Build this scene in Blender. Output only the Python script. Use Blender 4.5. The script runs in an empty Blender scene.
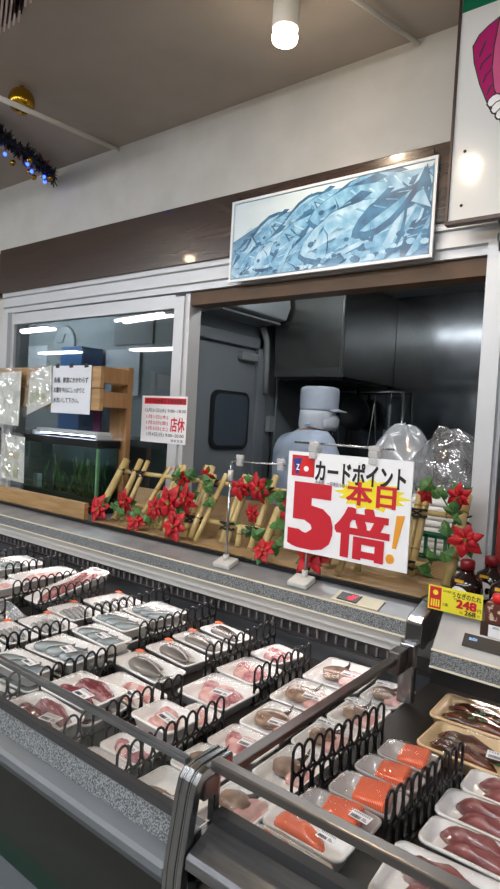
import bpy, math, random
from mathutils import Vector, Matrix, Euler
random.seed(7)
R = math.radians
SC = bpy.context.scene
COL = SC.collection

# ------------------------------------------------------------------ materials
def lin(h):
    h = h.lstrip('#'); o = []
    for i in (0, 2, 4):
        c = int(h[i:i+2], 16) / 255
        o.append(c/12.92 if c <= .04045 else ((c+.055)/1.055)**2.4)
    return (*o, 1)
MATS = {}
def mat(name, col, rough=.5, metal=0, col2=None, scale=20, kind='noise', stretch=(1, 1, 1), bump=0, bscale=None, coat=0,
        lo=.35, hi=.65, spec=.5, coords='Object', detail=4, trans=0, sss=0, distort=0, rotz=0):
    m = bpy.data.materials.new(name); m.use_nodes = True
    nt = m.node_tree; b = nt.nodes['Principled BSDF']
    b.inputs['Base Color'].default_value = lin(col)
    b.inputs['Roughness'].default_value = rough; b.inputs['Metallic'].default_value = metal
    b.inputs['Specular IOR Level'].default_value = spec
    b.inputs['Coat Weight'].default_value = coat; b.inputs['Coat Roughness'].default_value = .06
    if trans: b.inputs['Transmission Weight'].default_value = trans
    if sss:
        b.inputs['Subsurface Weight'].default_value = sss; b.inputs['Subsurface Scale'].default_value = .01
    tc = nt.nodes.new('ShaderNodeTexCoord'); mp = nt.nodes.new('ShaderNodeMapping')
    nt.links.new(tc.outputs[coords], mp.inputs[0]); mp.inputs['Scale'].default_value = stretch; mp.inputs['Rotation'].default_value = (0, 0, R(rotz))
    if col2:
        if kind == 'wave':
            t = nt.nodes.new('ShaderNodeTexWave'); t.inputs['Distortion'].default_value = distort; t.inputs['Detail'].default_value = 2
        elif kind == 'vor':
            t = nt.nodes.new('ShaderNodeTexVoronoi')
        elif kind == 'grad':
            t = nt.nodes.new('ShaderNodeTexGradient')
        else:
            t = nt.nodes.new('ShaderNodeTexNoise'); t.inputs['Detail'].default_value = detail
        if 'Scale' in t.inputs: t.inputs['Scale'].default_value = scale
        nt.links.new(mp.outputs[0], t.inputs[0])
        r = nt.nodes.new('ShaderNodeValToRGB')
        r.color_ramp.elements[0].position = lo; r.color_ramp.elements[1].position = hi
        r.color_ramp.elements[0].color = lin(col); r.color_ramp.elements[1].color = lin(col2)
        nt.links.new(t.outputs[0] if kind != 'noise' else t.outputs['Fac'], r.inputs[0])
        nt.links.new(r.outputs[0], b.inputs['Base Color'])
    if bump:
        n = nt.nodes.new('ShaderNodeTexNoise'); n.inputs['Scale'].default_value = bscale or scale
        n.inputs['Detail'].default_value = 3
        nt.links.new(mp.outputs[0], n.inputs[0])
        bp = nt.nodes.new('ShaderNodeBump'); bp.inputs['Strength'].default_value = bump; bp.inputs['Distance'].default_value = .01
        nt.links.new(n.outputs['Fac'], bp.inputs['Height']); nt.links.new(bp.outputs[0], b.inputs['Normal'])
    MATS[name] = m
    return m
def emis(name, col, s):
    m = bpy.data.materials.new(name); m.use_nodes = True; nt = m.node_tree; nt.nodes.clear()
    e = nt.nodes.new('ShaderNodeEmission'); e.inputs[0].default_value = lin(col); e.inputs[1].default_value = s
    o = nt.nodes.new('ShaderNodeOutputMaterial'); nt.links.new(e.outputs[0], o.inputs[0]); MATS[name] = m; return m
def film_mat(name, tint='#ffffff', gloss=.10, rough=.08, milk=0.0, milkcol='#ffffff', bump=.5, bscale=40):
    """clear plastic or glass: see-through with a reflecting skin, optionally a milky share"""
    m = bpy.data.materials.new(name); m.use_nodes = True; nt = m.node_tree; nt.nodes.clear()
    t = nt.nodes.new('ShaderNodeBsdfTransparent'); t.inputs[0].default_value = lin(tint)
    g = nt.nodes.new('ShaderNodeBsdfGlossy'); g.inputs['Roughness'].default_value = rough
    o = nt.nodes.new('ShaderNodeOutputMaterial'); mx = nt.nodes.new('ShaderNodeMixShader')
    base = t.outputs[0]
    if milk:
        d = nt.nodes.new('ShaderNodeBsdfDiffuse'); d.inputs[0].default_value = lin(milkcol)
        tl = nt.nodes.new('ShaderNodeBsdfTranslucent'); tl.inputs[0].default_value = lin(milkcol)
        m2 = nt.nodes.new('ShaderNodeMixShader'); m2.inputs[0].default_value = .35
        nt.links.new(d.outputs[0], m2.inputs[1]); nt.links.new(tl.outputs[0], m2.inputs[2])
        m1 = nt.nodes.new('ShaderNodeMixShader'); m1.inputs[0].default_value = milk
        nt.links.new(t.outputs[0], m1.inputs[1]); nt.links.new(m2.outputs[0], m1.inputs[2]); base = m1.outputs[0]
    f = nt.nodes.new('ShaderNodeFresnel'); gm = nt.nodes.new('ShaderNodeNewGeometry')
    ir = nt.nodes.new('ShaderNodeMath'); ir.operation = 'MULTIPLY_ADD'      # the same ratio on both sides of the sheet
    nt.links.new(gm.outputs['Backfacing'], ir.inputs[0]); ir.inputs[1].default_value = 1/1.45-1.45; ir.inputs[2].default_value = 1.45
    nt.links.new(ir.outputs[0], f.inputs[0])
    mu = nt.nodes.new('ShaderNodeMath'); mu.operation = 'MULTIPLY_ADD'; mu.use_clamp = True
    nt.links.new(f.outputs[0], mu.inputs[0]); mu.inputs[1].default_value = 1.0; mu.inputs[2].default_value = gloss - .04
    nt.links.new(mu.outputs[0], mx.inputs[0]); nt.links.new(base, mx.inputs[1]); nt.links.new(g.outputs[0], mx.inputs[2])
    nt.links.new(mx.outputs[0], o.inputs[0])
    if bump:
        tc = nt.nodes.new('ShaderNodeTexCoord'); n = nt.nodes.new('ShaderNodeTexNoise'); n.inputs['Scale'].default_value = bscale
        nt.links.new(tc.outputs['Object'], n.inputs[0])
        bp = nt.nodes.new('ShaderNodeBump'); bp.inputs['Strength'].default_value = bump; bp.inputs['Distance'].default_value = .006
        nt.links.new(n.outputs['Fac'], bp.inputs['Height'])
        nt.links.new(bp.outputs[0], g.inputs['Normal'])
    MATS[name] = m; return m

mat('wall_paint', '#c9c7c2', .8, col2='#c1bfb9', scale=6, bump=.15, bscale=90)
mat('ceiling_paint', '#b3aaa1', .85, col2='#a9a097', scale=3)
mat('shop_wall', '#b8b4ac', .8)
mat('shop_floor', '#8f8d86', .35, col2='#85837c', scale=2)
mat('beam_wood', '#2f221c', .26, col2='#402e25', scale=4, stretch=(1, 1, 14), bump=.06, bscale=9, coat=.6)
mat('light_wood', '#94744c', .5, col2='#ab8a5e', scale=5, stretch=(1.5, 6, 14), bump=.05)
mat('post_wood', '#8c673f', .5, col2='#9e7850', scale=5, stretch=(10, 8, 1.2), bump=.05)
mat('brown_board', '#5a3f22', .55, col2='#4f371c', scale=6)
mat('aluminium', '#c2c4c6', .42, .35, bump=.02, bscale=200)
mat('alu_dark', '#85888c', .4, .6)
mat('steel', '#85878a', .28, .9, col2='#76787b', scale=30, stretch=(.4, 4, 4), bump=.04, bscale=25)
mat('steel_worn', '#a6a8a9', .42, .55, col2='#94969a', scale=9, stretch=(1, 1, 1), bump=.08, bscale=14)
mat('chrome', '#8d8e8f', .17, .95, bump=.03, bscale=30)
mat('bronze_rail', '#6a6663', .3, .9)
mat('white_enamel', '#c9c8c3', .35)
mat('granite', '#46494b', .45, col2='#8b8e8f', scale=330, lo=.42, hi=.58, detail=2)
mat('cream_trim', '#c9c3ac', .4)
mat('case_grey', '#6d7072', .45)
mat('bumper_grey', '#63686c', .4)
mat('case_green', '#1d211b', .45, col2='#191d17', scale=3)
mat('kick_green', '#0d2c1f', .5)
mat('case_inner', '#51565a', .45, .2)
mat('deck_black', '#221e1a', .5)
mat('black_plastic', '#0f0f11', .32)
mat('grille_black', '#141416', .5)
mat('grille_rib', '#4a4e52', .5)
mat('rubber', '#1d1d1f', .6)
mat('foam', '#ecebe9', .42, sss=.0)
mat('foam_cream', '#d6b98e', .45)
mat('clear_tray', '#e4e4e4', .3)
film_mat('film', gloss=.025, rough=.1, bump=.7, bscale=45)
film_mat('glass', '#fcfdfd', gloss=.04, rough=.02, bump=0)
film_mat('window_glass', '#c9d0d2', gloss=.10, rough=.02, bump=0)
film_mat('tank_glass', '#dfeae4', gloss=.07, rough=.03, bump=0)
film_mat('lid_plastic', gloss=.10, rough=.12, milk=.55, milkcol='#efefef', bump=.4, bscale=30)
film_mat('bag_plastic', gloss=.2, rough=.07, milk=.10, milkcol='#eef0f2', bump=1.0, bscale=22)
film_mat('bag_milky', gloss=.16, rough=.16, milk=.55, milkcol='#d9dde2', bump=1.0, bscale=12)
mat('paper', '#e9e9ec', .7)
mat('paper_print', '#d9dcd6', .7, col2='#b9c4c0', scale=14, lo=.5, hi=.6)
mat('paper_cool', '#d6dbe2', .7)
mat('ink', '#151515', .6)
mat('ink_red', '#c3192a', .5)
mat('ink_blue', '#243a80', .5)
mat('ink_navy', '#30343c', .6)
mat('sign_white', '#f3f4f5', .35)
mat('yellow_paper', '#e8dc35', .45)
mat('star_yellow', '#f2e02a', .45)
mat('ink_orange', '#e49a2c', .5)
mat('gold_label', '#c79a2e', .4)
mat('pale_green_ink', '#b6bf9e', .7)
mat('silver_fish', '#9aa6a9', .24, .2, col2='#22323a', kind='grad', coords='Generated', rotz=-90, coat=.4, lo=.2, hi=.58)
mat('bream_skin', '#8b8681', .28, .15, col2='#221b17', kind='grad', coords='Generated', rotz=-90, coat=.4, lo=.12, hi=.62)
mat('sardine_skin', '#c2c3c2', .22, .3, col2='#31393e', kind='grad', coords='Generated', rotz=-90, coat=.4, lo=.3, hi=.66)
mat('fish_fin', '#55524e', .4)
mat('fish_eye', '#0b0b0c', .1)
mat('red_flesh', '#722f37', .25, col2='#c58f90', scale=48, stretch=(.5, 2.2, 1), coat=.5, lo=.46, hi=.74)
mat('pink_flesh', '#cf918c', .3, col2='#e3bdb7', scale=30, coat=.5)
mat('pink_stripe', '#cf8f8b', .28, col2='#e2c6bf', scale=18, kind='wave', distort=4, stretch=(.4, 2, 1), coat=.5)
mat('rose_flesh', '#a85a64', .28, col2='#d39a9d', scale=55, coat=.5)
mat('tuna_flesh', '#682d30', .3, col2='#8f5450', scale=25, stretch=(1, 4, 1), coat=.4)
mat('salmon_flesh', '#cf4a1d', .3, col2='#e8916a', scale=95, kind='wave', distort=1.2, stretch=(1, .35, .2), coat=.5, lo=.72, hi=1.0)
mat('flounder_skin', '#6f5443', .28, col2='#a0826a', scale=45, coat=.5)
mat('flounder_fin', '#3d332d', .4)
mat('fin_orange', '#c25a35', .4)
mat('eel_glaze', '#2c1208', .2, col2='#74381a', scale=30, stretch=(.4, 3, 1), coat=.8, lo=.4, hi=.75)
mat('herb', '#3f6a3a', .5)
mat('leaf_paper', '#4f7d5c', .6)
mat('squid_skin', '#86494e', .25, col2='#b98782', scale=60, coat=.5, lo=.4, hi=.65)
mat('foil', '#b9bcc0', .25, .85, bump=1.0, bscale=30)
mat('sticker_orange', '#e26b3e', .5)
mat('bamboo', '#b09a62', .4, col2='#c2ae78', scale=7, stretch=(3, 3, 1), coat=.2)
mat('bamboo_node', '#95783f', .5)
mat('tie_black', '#121211', .7)
mat('reed', '#84694a', .65, col2='#b39a70', scale=75, kind='wave', distort=1.2, stretch=(.05, .05, 1), bump=.3, bscale=60)
MATS['reed'].node_tree.nodes['Wave Texture'].bands_direction = 'Z'
mat('reed_flat', '#84694a', .65, col2='#b0956a', scale=75, kind='wave', distort=1.2, stretch=(.05, 1, .05), bump=.3, bscale=60)
MATS['reed_flat'].node_tree.nodes['Wave Texture'].bands_direction = 'Y'
mat('petal', '#c4121f', .55, col2='#9c0a18', scale=30)
mat('flower_eye', '#7c7a2c', .6)
mat('leaf', '#2f5a2a', .5, col2='#4d7a3c', scale=30)
mat('lattice_green', '#0f6b45', .4)
mat('sauce_dark', '#1a0d0a', .12, coat=.8)
mat('cap_red', '#6f0f19', .3)
mat('cap_bright', '#d3201f', .35)
mat('carton', '#5a2a1f', .5, col2='#c9b79c', scale=60, lo=.55, hi=.6)
mat('red_poster', '#7d1f1a', .5, col2='#a33324', scale=18)
mat('kitchen_wall', '#767d82', .6)
mat('kitchen_ceiling', '#7e858b', .6)
mat('kitchen_steel', '#6a6e72', .17, .95, bump=.05, bscale=6, col2='#5c6064', scale=5)
mat('hood_steel', '#858580', .26, .95, bump=.06, bscale=8, col2='#8a8c8a', scale=6)
mat('door_grey', '#80868b', .5)
mat('door_dark', '#4c555f', .2)
mat('ac_white', '#a9b1b6', .45)
mat('pipe_grey', '#8e9394', .5)
mat('dark_room', '#39424c', .7)
mat('office_paint', '#98a0a4', .7)
mat('pan_black', '#121314', .4)
mat('utensil', '#a7abad', .25, .9)
mat('blue_box', '#2d5f98', .5)
mat('skin', '#b98b72', .5)
mat('coat_blue', '#b3bfd0', .8, col2='#a3b0c4', scale=9, bump=1.0, bscale=11)
mat('cap_cloth', '#aab2bf', .8, bump=.25, bscale=30)
mat('net_cloth', '#c3c8cf', .8)
mat('trouser', '#8c96a6', .8)
mat('boot', '#e0e2e4', .5)
mat('hair', '#141210', .6)
mat('gold', '#b98f2f', .18, .95)
mat('tinsel', '#0c1514', .5, col2='#1d2738', scale=40)
mat('tinsel_red', '#7d1420', .4)
emis('led_blue', '#2c48ff', 4)
mat('rod_white', '#cfccc4', .5)
mat('slat_pale', '#ead6d2', .6)
mat('slat_dark', '#3a1820', .6)
mat('lamp_white', '#dedad0', .35)
emis('bulb', '#ffe6c4', 26)
emis('tube', '#f6f9ff', 24)
emis('case_tube', '#ffefe8', 8.5)
emis('kitchen_tube', '#f6f8fa', 15)
emis('office_fill_glow', '#f4f6fa', 42)  # strong glow for the added office fill, not an observed lamp
emis('tank_tube', '#dfe8ff', 9)
emis('seg_red', '#ff2440', 2.2)
emis('seg_blue', '#8fb4e8', .9)
mat('fixture', '#d9d9d6', .5)
mat('poster_blue', '#2a6088', .35, col2='#86b7d4', scale=9, lo=.35, hi=.62, detail=6, coat=.3)
mat('pb_pale', '#b9d8ea', .35, col2='#6fa6c8', scale=16, coat=.3)
mat('pb_mid', '#4a89b4', .35, col2='#8fc0dc', scale=22, coat=.3)
mat('pb_deep', '#1f4a6c', .35, col2='#35739c', scale=20, coat=.3)
mat('pb_sky', '#cfdfe6', .35, coat=.3)
mat('frame_white', '#dfe3e6', .35)
mat('frame_brown', '#3a2620', .4)
mat('board_gloss', '#dcdedd', .12, coat=.6)
mat('band_green', '#0b6a4c', .25)
mat('magenta', '#a31f64', .2)
mat('magenta_pale', '#c65a86', .2)
mat('water', '#0c1410', .1)
mat('tank_dark', '#2a3538', .3, col2='#141b19', scale=6)
mat('moss', '#3e6a1e', .7, col2='#1d3311', scale=30)
mat('rock', '#2a2c28', .8)
mat('purple_sign', '#5b1d4d', .5)

# ------------------------------------------------------------------ mesh builder
class MB:
    def __init__(s): s.v = []; s.f = []; s.m = []; s.sm = []
    def add(s, vs, fs, mi=0, sm=False):
        b = len(s.v); s.v += [Vector(v) for v in vs]
        for f in fs: s.f.append([b+i for i in f]); s.m.append(mi); s.sm.append(sm)
        return s
    def box(s, x0, x1, y0, y1, z0, z1, mi=0, rot=None, piv=None):
        vs = [Vector(p) for p in ((x0,y0,z0),(x1,y0,z0),(x1,y1,z0),(x0,y1,z0),(x0,y0,z1),(x1,y0,z1),(x1,y1,z1),(x0,y1,z1))]
        if rot is not None:
            c = Vector(piv) if piv else sum(vs, Vector())/8
            vs = [c + rot @ (v-c) for v in vs]
        return s.add(vs, [(0,3,2,1),(4,5,6,7),(0,1,5,4),(1,2,6,5),(2,3,7,6),(3,0,4,7)], mi)
    def bar(s, p0, p1, w, h, mi=0, up=(0,0,1)):
        p0, p1 = Vector(p0), Vector(p1); d = (p1-p0).normalized(); u = Vector(up)
        a = d.cross(u)
        if a.length < 1e-4: a = d.cross(Vector((1,0,0)))
        a.normalize(); b = a.cross(d).normalized(); a *= w/2; b *= h/2
        vs = [p0-a-b, p0+a-b, p0+a+b, p0-a+b, p1-a-b, p1+a-b, p1+a+b, p1-a+b]
        return s.add(vs, [(0,3,2,1),(4,5,6,7),(0,1,5,4),(1,2,6,5),(2,3,7,6),(3,0,4,7)], mi)
    def loops(s, L, mi=0, sm=True, cap=True, closed=True):
        n = len(L[0]); b = len(s.v)
        for l in L: s.v += [Vector(p) for p in l]
        for i in range(len(L)-1):
            for j in range(n if closed else n-1):
                k = (j+1) % n
                s.f.append([b+i*n+j, b+i*n+k, b+(i+1)*n+k, b+(i+1)*n+j]); s.m.append(mi); s.sm.append(sm)
        if cap:
            s.f.append([b+j for j in range(n)][::-1]); s.m.append(mi); s.sm.append(False)
            e = b+(len(L)-1)*n
            s.f.append([e+j for j in range(n)]); s.m.append(mi); s.sm.append(False)
        return s
    def tube(s, pts, r, n=8, mi=0, radii=None, closed=False, sm=True):
        P = [Vector(p) for p in pts]; N = len(P); L = []; prev = None
        for i, p in enumerate(P):
            if closed: d = P[(i+1) % N]-P[i-1]
            else: d = P[min(i+1, N-1)]-P[max(i-1, 0)]
            d.normalize()
            if prev is None:
                a = d.orthogonal().normalized()
            else:
                a = prev-d*prev.dot(d); a.normalize()
            prev = a; bb = d.cross(a); rr = radii[i] if radii else r
            L.append([p+a*rr*math.cos(2*math.pi*k/n)+bb*rr*math.sin(2*math.pi*k/n) for k in range(n)])
        if closed: L.append(L[0]); return s.loops(L, mi, sm, cap=False)
        return s.loops(L, mi, sm)
    def lathe(s, prof, n=20, o=(0,0,0), M=None, mi=0, sm=True):
        L = []; o = Vector(o)
        for r, z in prof:
            l = []
            for k in range(n):
                v = Vector((r*math.cos(2*math.pi*k/n), r*math.sin(2*math.pi*k/n), z))
                if M is not None: v = M @ v
                l.append(o+v)
            L.append(l)
        return s.loops(L, mi, sm)
    def prismx(s, prof, x0, x1, mi=0, sm=False):
        return s.loops([[(x0, y, z) for y, z in prof], [(x1, y, z) for y, z in prof]], mi, sm)
    def sphere(s, c, r, n=10, mi=0, sc=(1,1,1)):
        L = []
        for i in range(n+1):
            t = math.pi*i/n; rr = max(math.sin(t), .02)*r
            L.append([(c[0]+rr*math.cos(2*math.pi*k/(n+4))*sc[0], c[1]+rr*math.sin(2*math.pi*k/(n+4))*sc[1], c[2]-r*math.cos(t)*sc[2]) for k in range(n+4)])
        return s.loops(L, mi)
    def mesh(s, name, mats, off=None):
        me = bpy.data.meshes.new(name)
        o = Vector(off) if off is not None else Vector()
        me.from_pydata([v-o for v in s.v], [], s.f); me.update()
        for m in (mats if isinstance(mats, (list, tuple)) else [mats]): me.materials.append(MATS[m] if isinstance(m, str) else m)
        me.polygons.foreach_set('material_index', s.m); me.polygons.foreach_set('use_smooth', s.sm)
        me.update()
        return me
def link(name, me, parent=None, loc=None, rot=None):
    o = bpy.data.objects.new(name, me); COL.objects.link(o)
    if parent: o.parent = parent
    if loc is not None: o.location = loc
    if rot is not None: o.rotation_euler = rot
    return o
def wloc(p):
    v = Vector()
    while p: v += p.location; p = p.parent
    return v
def part(name, mb, mats, parent, bevel=0, label=None):
    """a mesh given in world coordinates, hung under an unrotated root"""
    o = link(name, mb.mesh(name, mats, wloc(parent)), parent)
    if bevel: bev(o, bevel)
    if label: o['label'] = label
    return o
def bev(o, w, seg=2):
    m = o.modifiers.new('bevel', 'BEVEL'); m.width = w; m.segments = seg; m.limit_method = 'ANGLE'; m.angle_limit = R(40)
def tag(o, label, cat, group=None):
    o['label'] = label; o['category'] = cat
    if group: o['group'] = group
    return o
def thing(name, loc, label, cat, group=None, rot=None):
    o = link(name, None, None, loc, rot); o.empty_display_size = .05
    return tag(o, label, cat, group)
def single(name, mb, mats, label, cat, group=None, bevel=0, org=None):
    off = org if org is not None else (sum(mb.v, Vector())/len(mb.v))
    o = link(name, mb.mesh(name, mats, off), None, off); tag(o, label, cat, group)
    if bevel: bev(o, bevel)
    return o
def struct(name, mb, mats, parent=None, bevel=0):
    if parent is None:
        o = link(name, mb.mesh(name, mats)); o['kind'] = 'structure'
    else: o = link(name, mb.mesh(name, mats, wloc(parent)), parent)
    if bevel: bev(o, bevel)
    return o

DG = None
def glyphs(body, box, O, U, V, N, bold=0.0, lift=.0008):
    """lettering fitted into box=(u0,u1,v0,v1) of the plane O+u*U+v*V; returns an MB"""
    c = bpy.data.curves.new('t', 'FONT'); c.body = body; c.size = 1; c.resolution_u = 3
    o = bpy.data.objects.new('t', c); COL.objects.link(o)
    dg = bpy.context.evaluated_depsgraph_get(); dg.update()
    m = bpy.data.meshes.new_from_object(o.evaluated_get(dg))
    vs = [v.co.copy() for v in m.vertices]; fs = [list(p.vertices) for p in m.polygons]
    bpy.data.objects.remove(o); bpy.data.meshes.remove(m); bpy.data.curves.remove(c)
    x0 = min(v.x for v in vs); x1 = max(v.x for v in vs); y0 = min(v.y for v in vs); y1 = max(v.y for v in vs)
    O, U, V, N = Vector(O), Vector(U), Vector(V), Vector(N); mb = MB()
    u0, u1, v0, v1 = box
    cps = [(0, 0)] if not bold else [(a/g, b/g) for g in (3 if bold > .03 else 1,) for a in range(-g, g+1) for b in range(-g, g+1)]
    for k, (a, b) in enumerate(cps):
        dx, dy = a*bold, b*bold*.7
        mb.add([O+U*(u0+(u1-u0)*(v.x+dx-x0+bold)/(x1-x0+2*bold))+V*(v0+(v1-v0)*(v.y+dy-y0+bold*.7)/max(y1-y0+1.4*bold, 1e-5))+N*(lift+.000008*k) for v in vs], fs)
    return mb
def poly(pts, O, U, V, N, lift, mb=None, mi=0, thick=.0004):
    mb = mb or MB(); O, U, V, N = Vector(O), Vector(U), Vector(V), Vector(N)
    mb.loops([[O+U*a+V*b+N*(lift-thick) for a, b in pts], [O+U*a+V*b+N*lift for a, b in pts]], mi, False)
    return mb
UX, UZ, NY = Vector((1,0,0)), Vector((0,0,1)), Vector((0,-1,0))

# ------------------------------------------------------------------ camera
cam = bpy.data.cameras.new('camera'); co = bpy.data.objects.new('camera', cam); COL.objects.link(co)
yaw, pit, rol = R(37.72), R(-2.15), R(3.25)
fw = Vector((-math.sin(yaw)*math.cos(pit), math.cos(yaw)*math.cos(pit), math.sin(pit)))
rt = Vector((math.cos(yaw), math.sin(yaw), 0)); up = rt.cross(fw)
r2 = rt*math.cos(rol)+up*math.sin(rol); u2 = up*math.cos(rol)-rt*math.sin(rol)
M = Matrix((r2, u2, -fw)).transposed().to_4x4(); M.translation = (0, 0, 1.5)
co.matrix_world = M; cam.sensor_width = 36; cam.lens = 598/889*36; cam.clip_start = .02
SC.camera = co

# ------------------------------------------------------------------ the setting
WY = 1.95          # face of the window wall
struct('floor', MB().box(-14, 4, -7, 5, -.05, 0), 'shop_floor')
struct('ceiling', MB().box(-14, 4, -7, WY, 2.83, 2.88), 'ceiling_paint')
wb = MB()
wb.box(-14, 4, WY, WY+.1, 2.44, 2.83)            # bulkhead above the beam
wb.box(-14, -3.43, WY, WY+.1, 0, 2.44)           # left of the window
wb.box(-3.43, 4, WY+.0, WY+.1, 0, 1.0)           # under the window
wb.box(-3.43, 4, WY+.02, WY+.1, 2.17, 2.44)
struct('wall_back', wb, 'wall_paint')
struct('wall_left', MB().box(-14.1, -14, -7, WY, 0, 2.83), 'shop_wall')
struct('wall_right', MB().box(4, 4.1, -7, 5, 0, 2.83), 'shop_wall')
struct('wall_front', MB().box(-14, 4, -7.1, -7, 0, 2.83), 'shop_wall')
struct('trim_1', MB().box(-3.445, 4, WY-.04, WY+.02, 2.18, 2.44), 'beam_wood', bevel=.003)
struct('trim_2', MB().box(-5, -3.447, WY-.035, WY, 2.165, 2.425), 'brown_board', bevel=.003)

# window with aluminium frames
w1 = link('window_1', None, None, (-2.0, WY, 1.03)); w1['kind'] = 'structure'
hd = MB()
hd.prismx([(1.92, 2.18), (1.92, 2.158), (1.935, 2.155), (1.935, 2.128), (1.925, 2.125), (1.925, 2.10), (1.94, 2.096), (1.94, 2.068), (2.05, 2.068), (2.05, 2.18)], -3.42, -.57)
part('head_track', hd, 'aluminium', w1)
part('head_lining', MB().box(-1.896, -.60, 1.96, 2.045, 2.008, 2.066), 'brown_board', w1)
part('side_jamb', MB().box(-3.42, -3.36, 1.925, 2.05, 1.0, 2.068).box(-3.36, -3.33, 1.95, 2.05, 1.0, 2.068), 'aluminium', w1)
ml = MB().box(-1.985, -1.925, 1.945, 1.985, 1.0, 2.05).box(-1.925, -1.897, 1.955, 2.03, 1.0, 2.06)
part('mullion', ml, ['aluminium'], w1)
part('sash_rail', MB().box(-3.33, -1.985, 1.95, 1.985, 2.0, 2.062), 'aluminium', w1)
part('pane', MB().box(-3.33, -1.985, 1.966, 1.970, 1.03, 2.0), 'window_glass', w1)
part('sill', MB().box(-3.42, 1.5, 1.951, 2.06, .99, 1.03), 'aluminium', w1)
pl = MB().box(-.596, -.540, 1.925, 2.06, .99, 2.10).box(-.540, -.528, 1.95, 2.06, .99, 2.10)
part('post', pl, 'aluminium', w1)
w2 = link('window_2', None, None, (.5, WY, 1.03)); w2['kind'] = 'structure'
part('head_track', MB().box(-.565, 3, 1.925, 2.05, 2.068, 2.178), 'aluminium', w2)
part('pane', MB().box(-.528, 3, 1.995, 2.0, 1.03, 2.068), 'window_glass', w2)

# kitchen behind the window
struct('floor_kitchen', MB().box(-6, 3.9, 2.06, 4.6, .001, .01), 'dark_room')
kl = MB().box(-2.58, -2.48, 3.22, 4.0, 0, 2.44).box(-2.58, -2.48, 2.62, 3.22, 1.97, 2.44)
struct('wall_kitchen_left', kl, 'kitchen_wall')
struct('wall_kitchen_back', MB().box(-2.58, 3.9, 4.0, 4.1, 0, 2.6), 'kitchen_steel')
struct('wall_kitchen_right', MB().box(1.6, 1.7, 2.06, 4.0, 0, 2.6), 'kitchen_steel')
struct('ceiling_kitchen', MB().box(-6, 3.9, 2.05, 4.1, 2.44, 2.5), 'kitchen_ceiling')
struct('wall_office', MB().box(-6, -2.6, 2.95, 3.05, 0, 2.44), 'office_paint')
struct('wall_office_left', MB().box(-6.1, -6, 2.05, 3.05, 0, 2.5), 'dark_room')
d1 = link('door_1', None, None, (-2.48, 2.93, 0)); d1['kind'] = 'structure'
part('frame', MB().box(-2.55, -2.44, 3.20, 3.30, 0, 2.06).box(-2.55, -2.44, 2.56, 3.30, 1.99, 2.06), 'door_grey', d1, .004)
dp = MB()
def rrect(cy, cz, hy, hz, r, n=6):
    P = []
    for a0, sy, sz in ((0, 1, 1), (90, -1, 1), (180, -1, -1), (270, 1, -1)):
        for k in range(n+1):
            a = R(a0+90*k/n); P.append((cy+sy*(hy-r)+r*math.cos(a), cz+sz*(hz-r)+r*math.sin(a)))
    return P
part('panel', MB().box(-2.50, -2.46, 2.635, 3.19, .01, 1.975), 'door_grey', d1, .004)
rr = rrect(2.94, 1.505, .185, .185, .06)
gk = MB().loops([[(-2.459, y, z) for y, z in rr], [(-2.440, y, z) for y, z in rr]], 0, False)
part('window_gasket', gk, 'rubber', d1)
rr = rrect(2.94, 1.505, .163, .163, .05)
part('window_pane', MB().loops([[(-2.441, y, z) for y, z in rr], [(-2.437, y, z) for y, z in rr]], 0, False), 'door_dark', d1)
part('door_closer', MB().box(-2.458, -2.42, 3.0, 3.17, 1.90, 1.95), 'pipe_grey', d1, .004)

t = thing('range_hood', (-2.1, 3.6, 1.81), 'large brushed steel extractor hood over the kitchen worker', 'range hood')
hb = MB().loops([[(-2.36, 3.27, 1.81), (-1.834, 3.27, 1.81), (-1.834, 3.995, 1.81), (-2.36, 3.995, 1.81)],
                 [(-2.36, 3.27, 1.87), (-1.834, 3.27, 1.87), (-1.834, 3.995, 1.87), (-2.36, 3.995, 1.87)],
                 [(-2.36, 3.24, 2.43), (-1.834, 3.24, 2.43), (-1.834, 3.995, 2.43), (-2.36, 3.995, 2.43)]], 0, False)
part('canopy', hb, 'hood_steel', t, .004)
part('filter', MB().box(-2.33, -1.86, 3.3, 3.97, 1.795, 1.809), 'pan_black', t)
part('edge_strip', MB().box(-1.842, -1.83, 3.232, 3.246, 1.82, 2.43), 'steel', t)

t = thing('air_conditioner', (-2.42, 2.98, 2.14), 'white wall air conditioner above the grey kitchen door', 'air conditioner')
ac = MB().loops([[(-2.475, y, 2.14), (-2.25, y, 2.17), (-2.22, y, 2.25), (-2.24, y, 2.41), (-2.475, y, 2.42)] for y in (2.58, 3.225)], 0, False)
part('body', ac, 'ac_white', t, .01)
part('louvre', MB().bar((-2.36, 2.62, 2.147), (-2.36, 3.20, 2.147), .16, .012), 'alu_dark', t)
single('drain_pipe', MB().tube([(-2.43, 3.21, 2.135), (-2.42, 3.25, 2.05), (-2.43, 3.27, 1.9), (-2.43, 3.28, 1.7)], .022, 10).tube([(-2.44, 3.41, 2.16), (-2.44, 3.43, 1.9), (-2.44, 3.42, 1.3)], .008, 8),
       'pipe_grey', 'grey bent pipe running down from the wall air conditioner', 'pipe')
t = thing('wall_switch_box', (-2.45, 3.40, 1.5), 'small grey switch box on the wall beside the hanging tools', 'switch box')
part('box', MB().box(-2.478, -2.44, 3.36, 3.44, 1.44, 1.55), 'pipe_grey', t, .004)
part('cable', MB().tube([(-2.46, 3.40, 1.44), (-2.455, 3.41, 1.3), (-2.46, 3.40, 1.12)], .006, 6), 'rubber', t)

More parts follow.
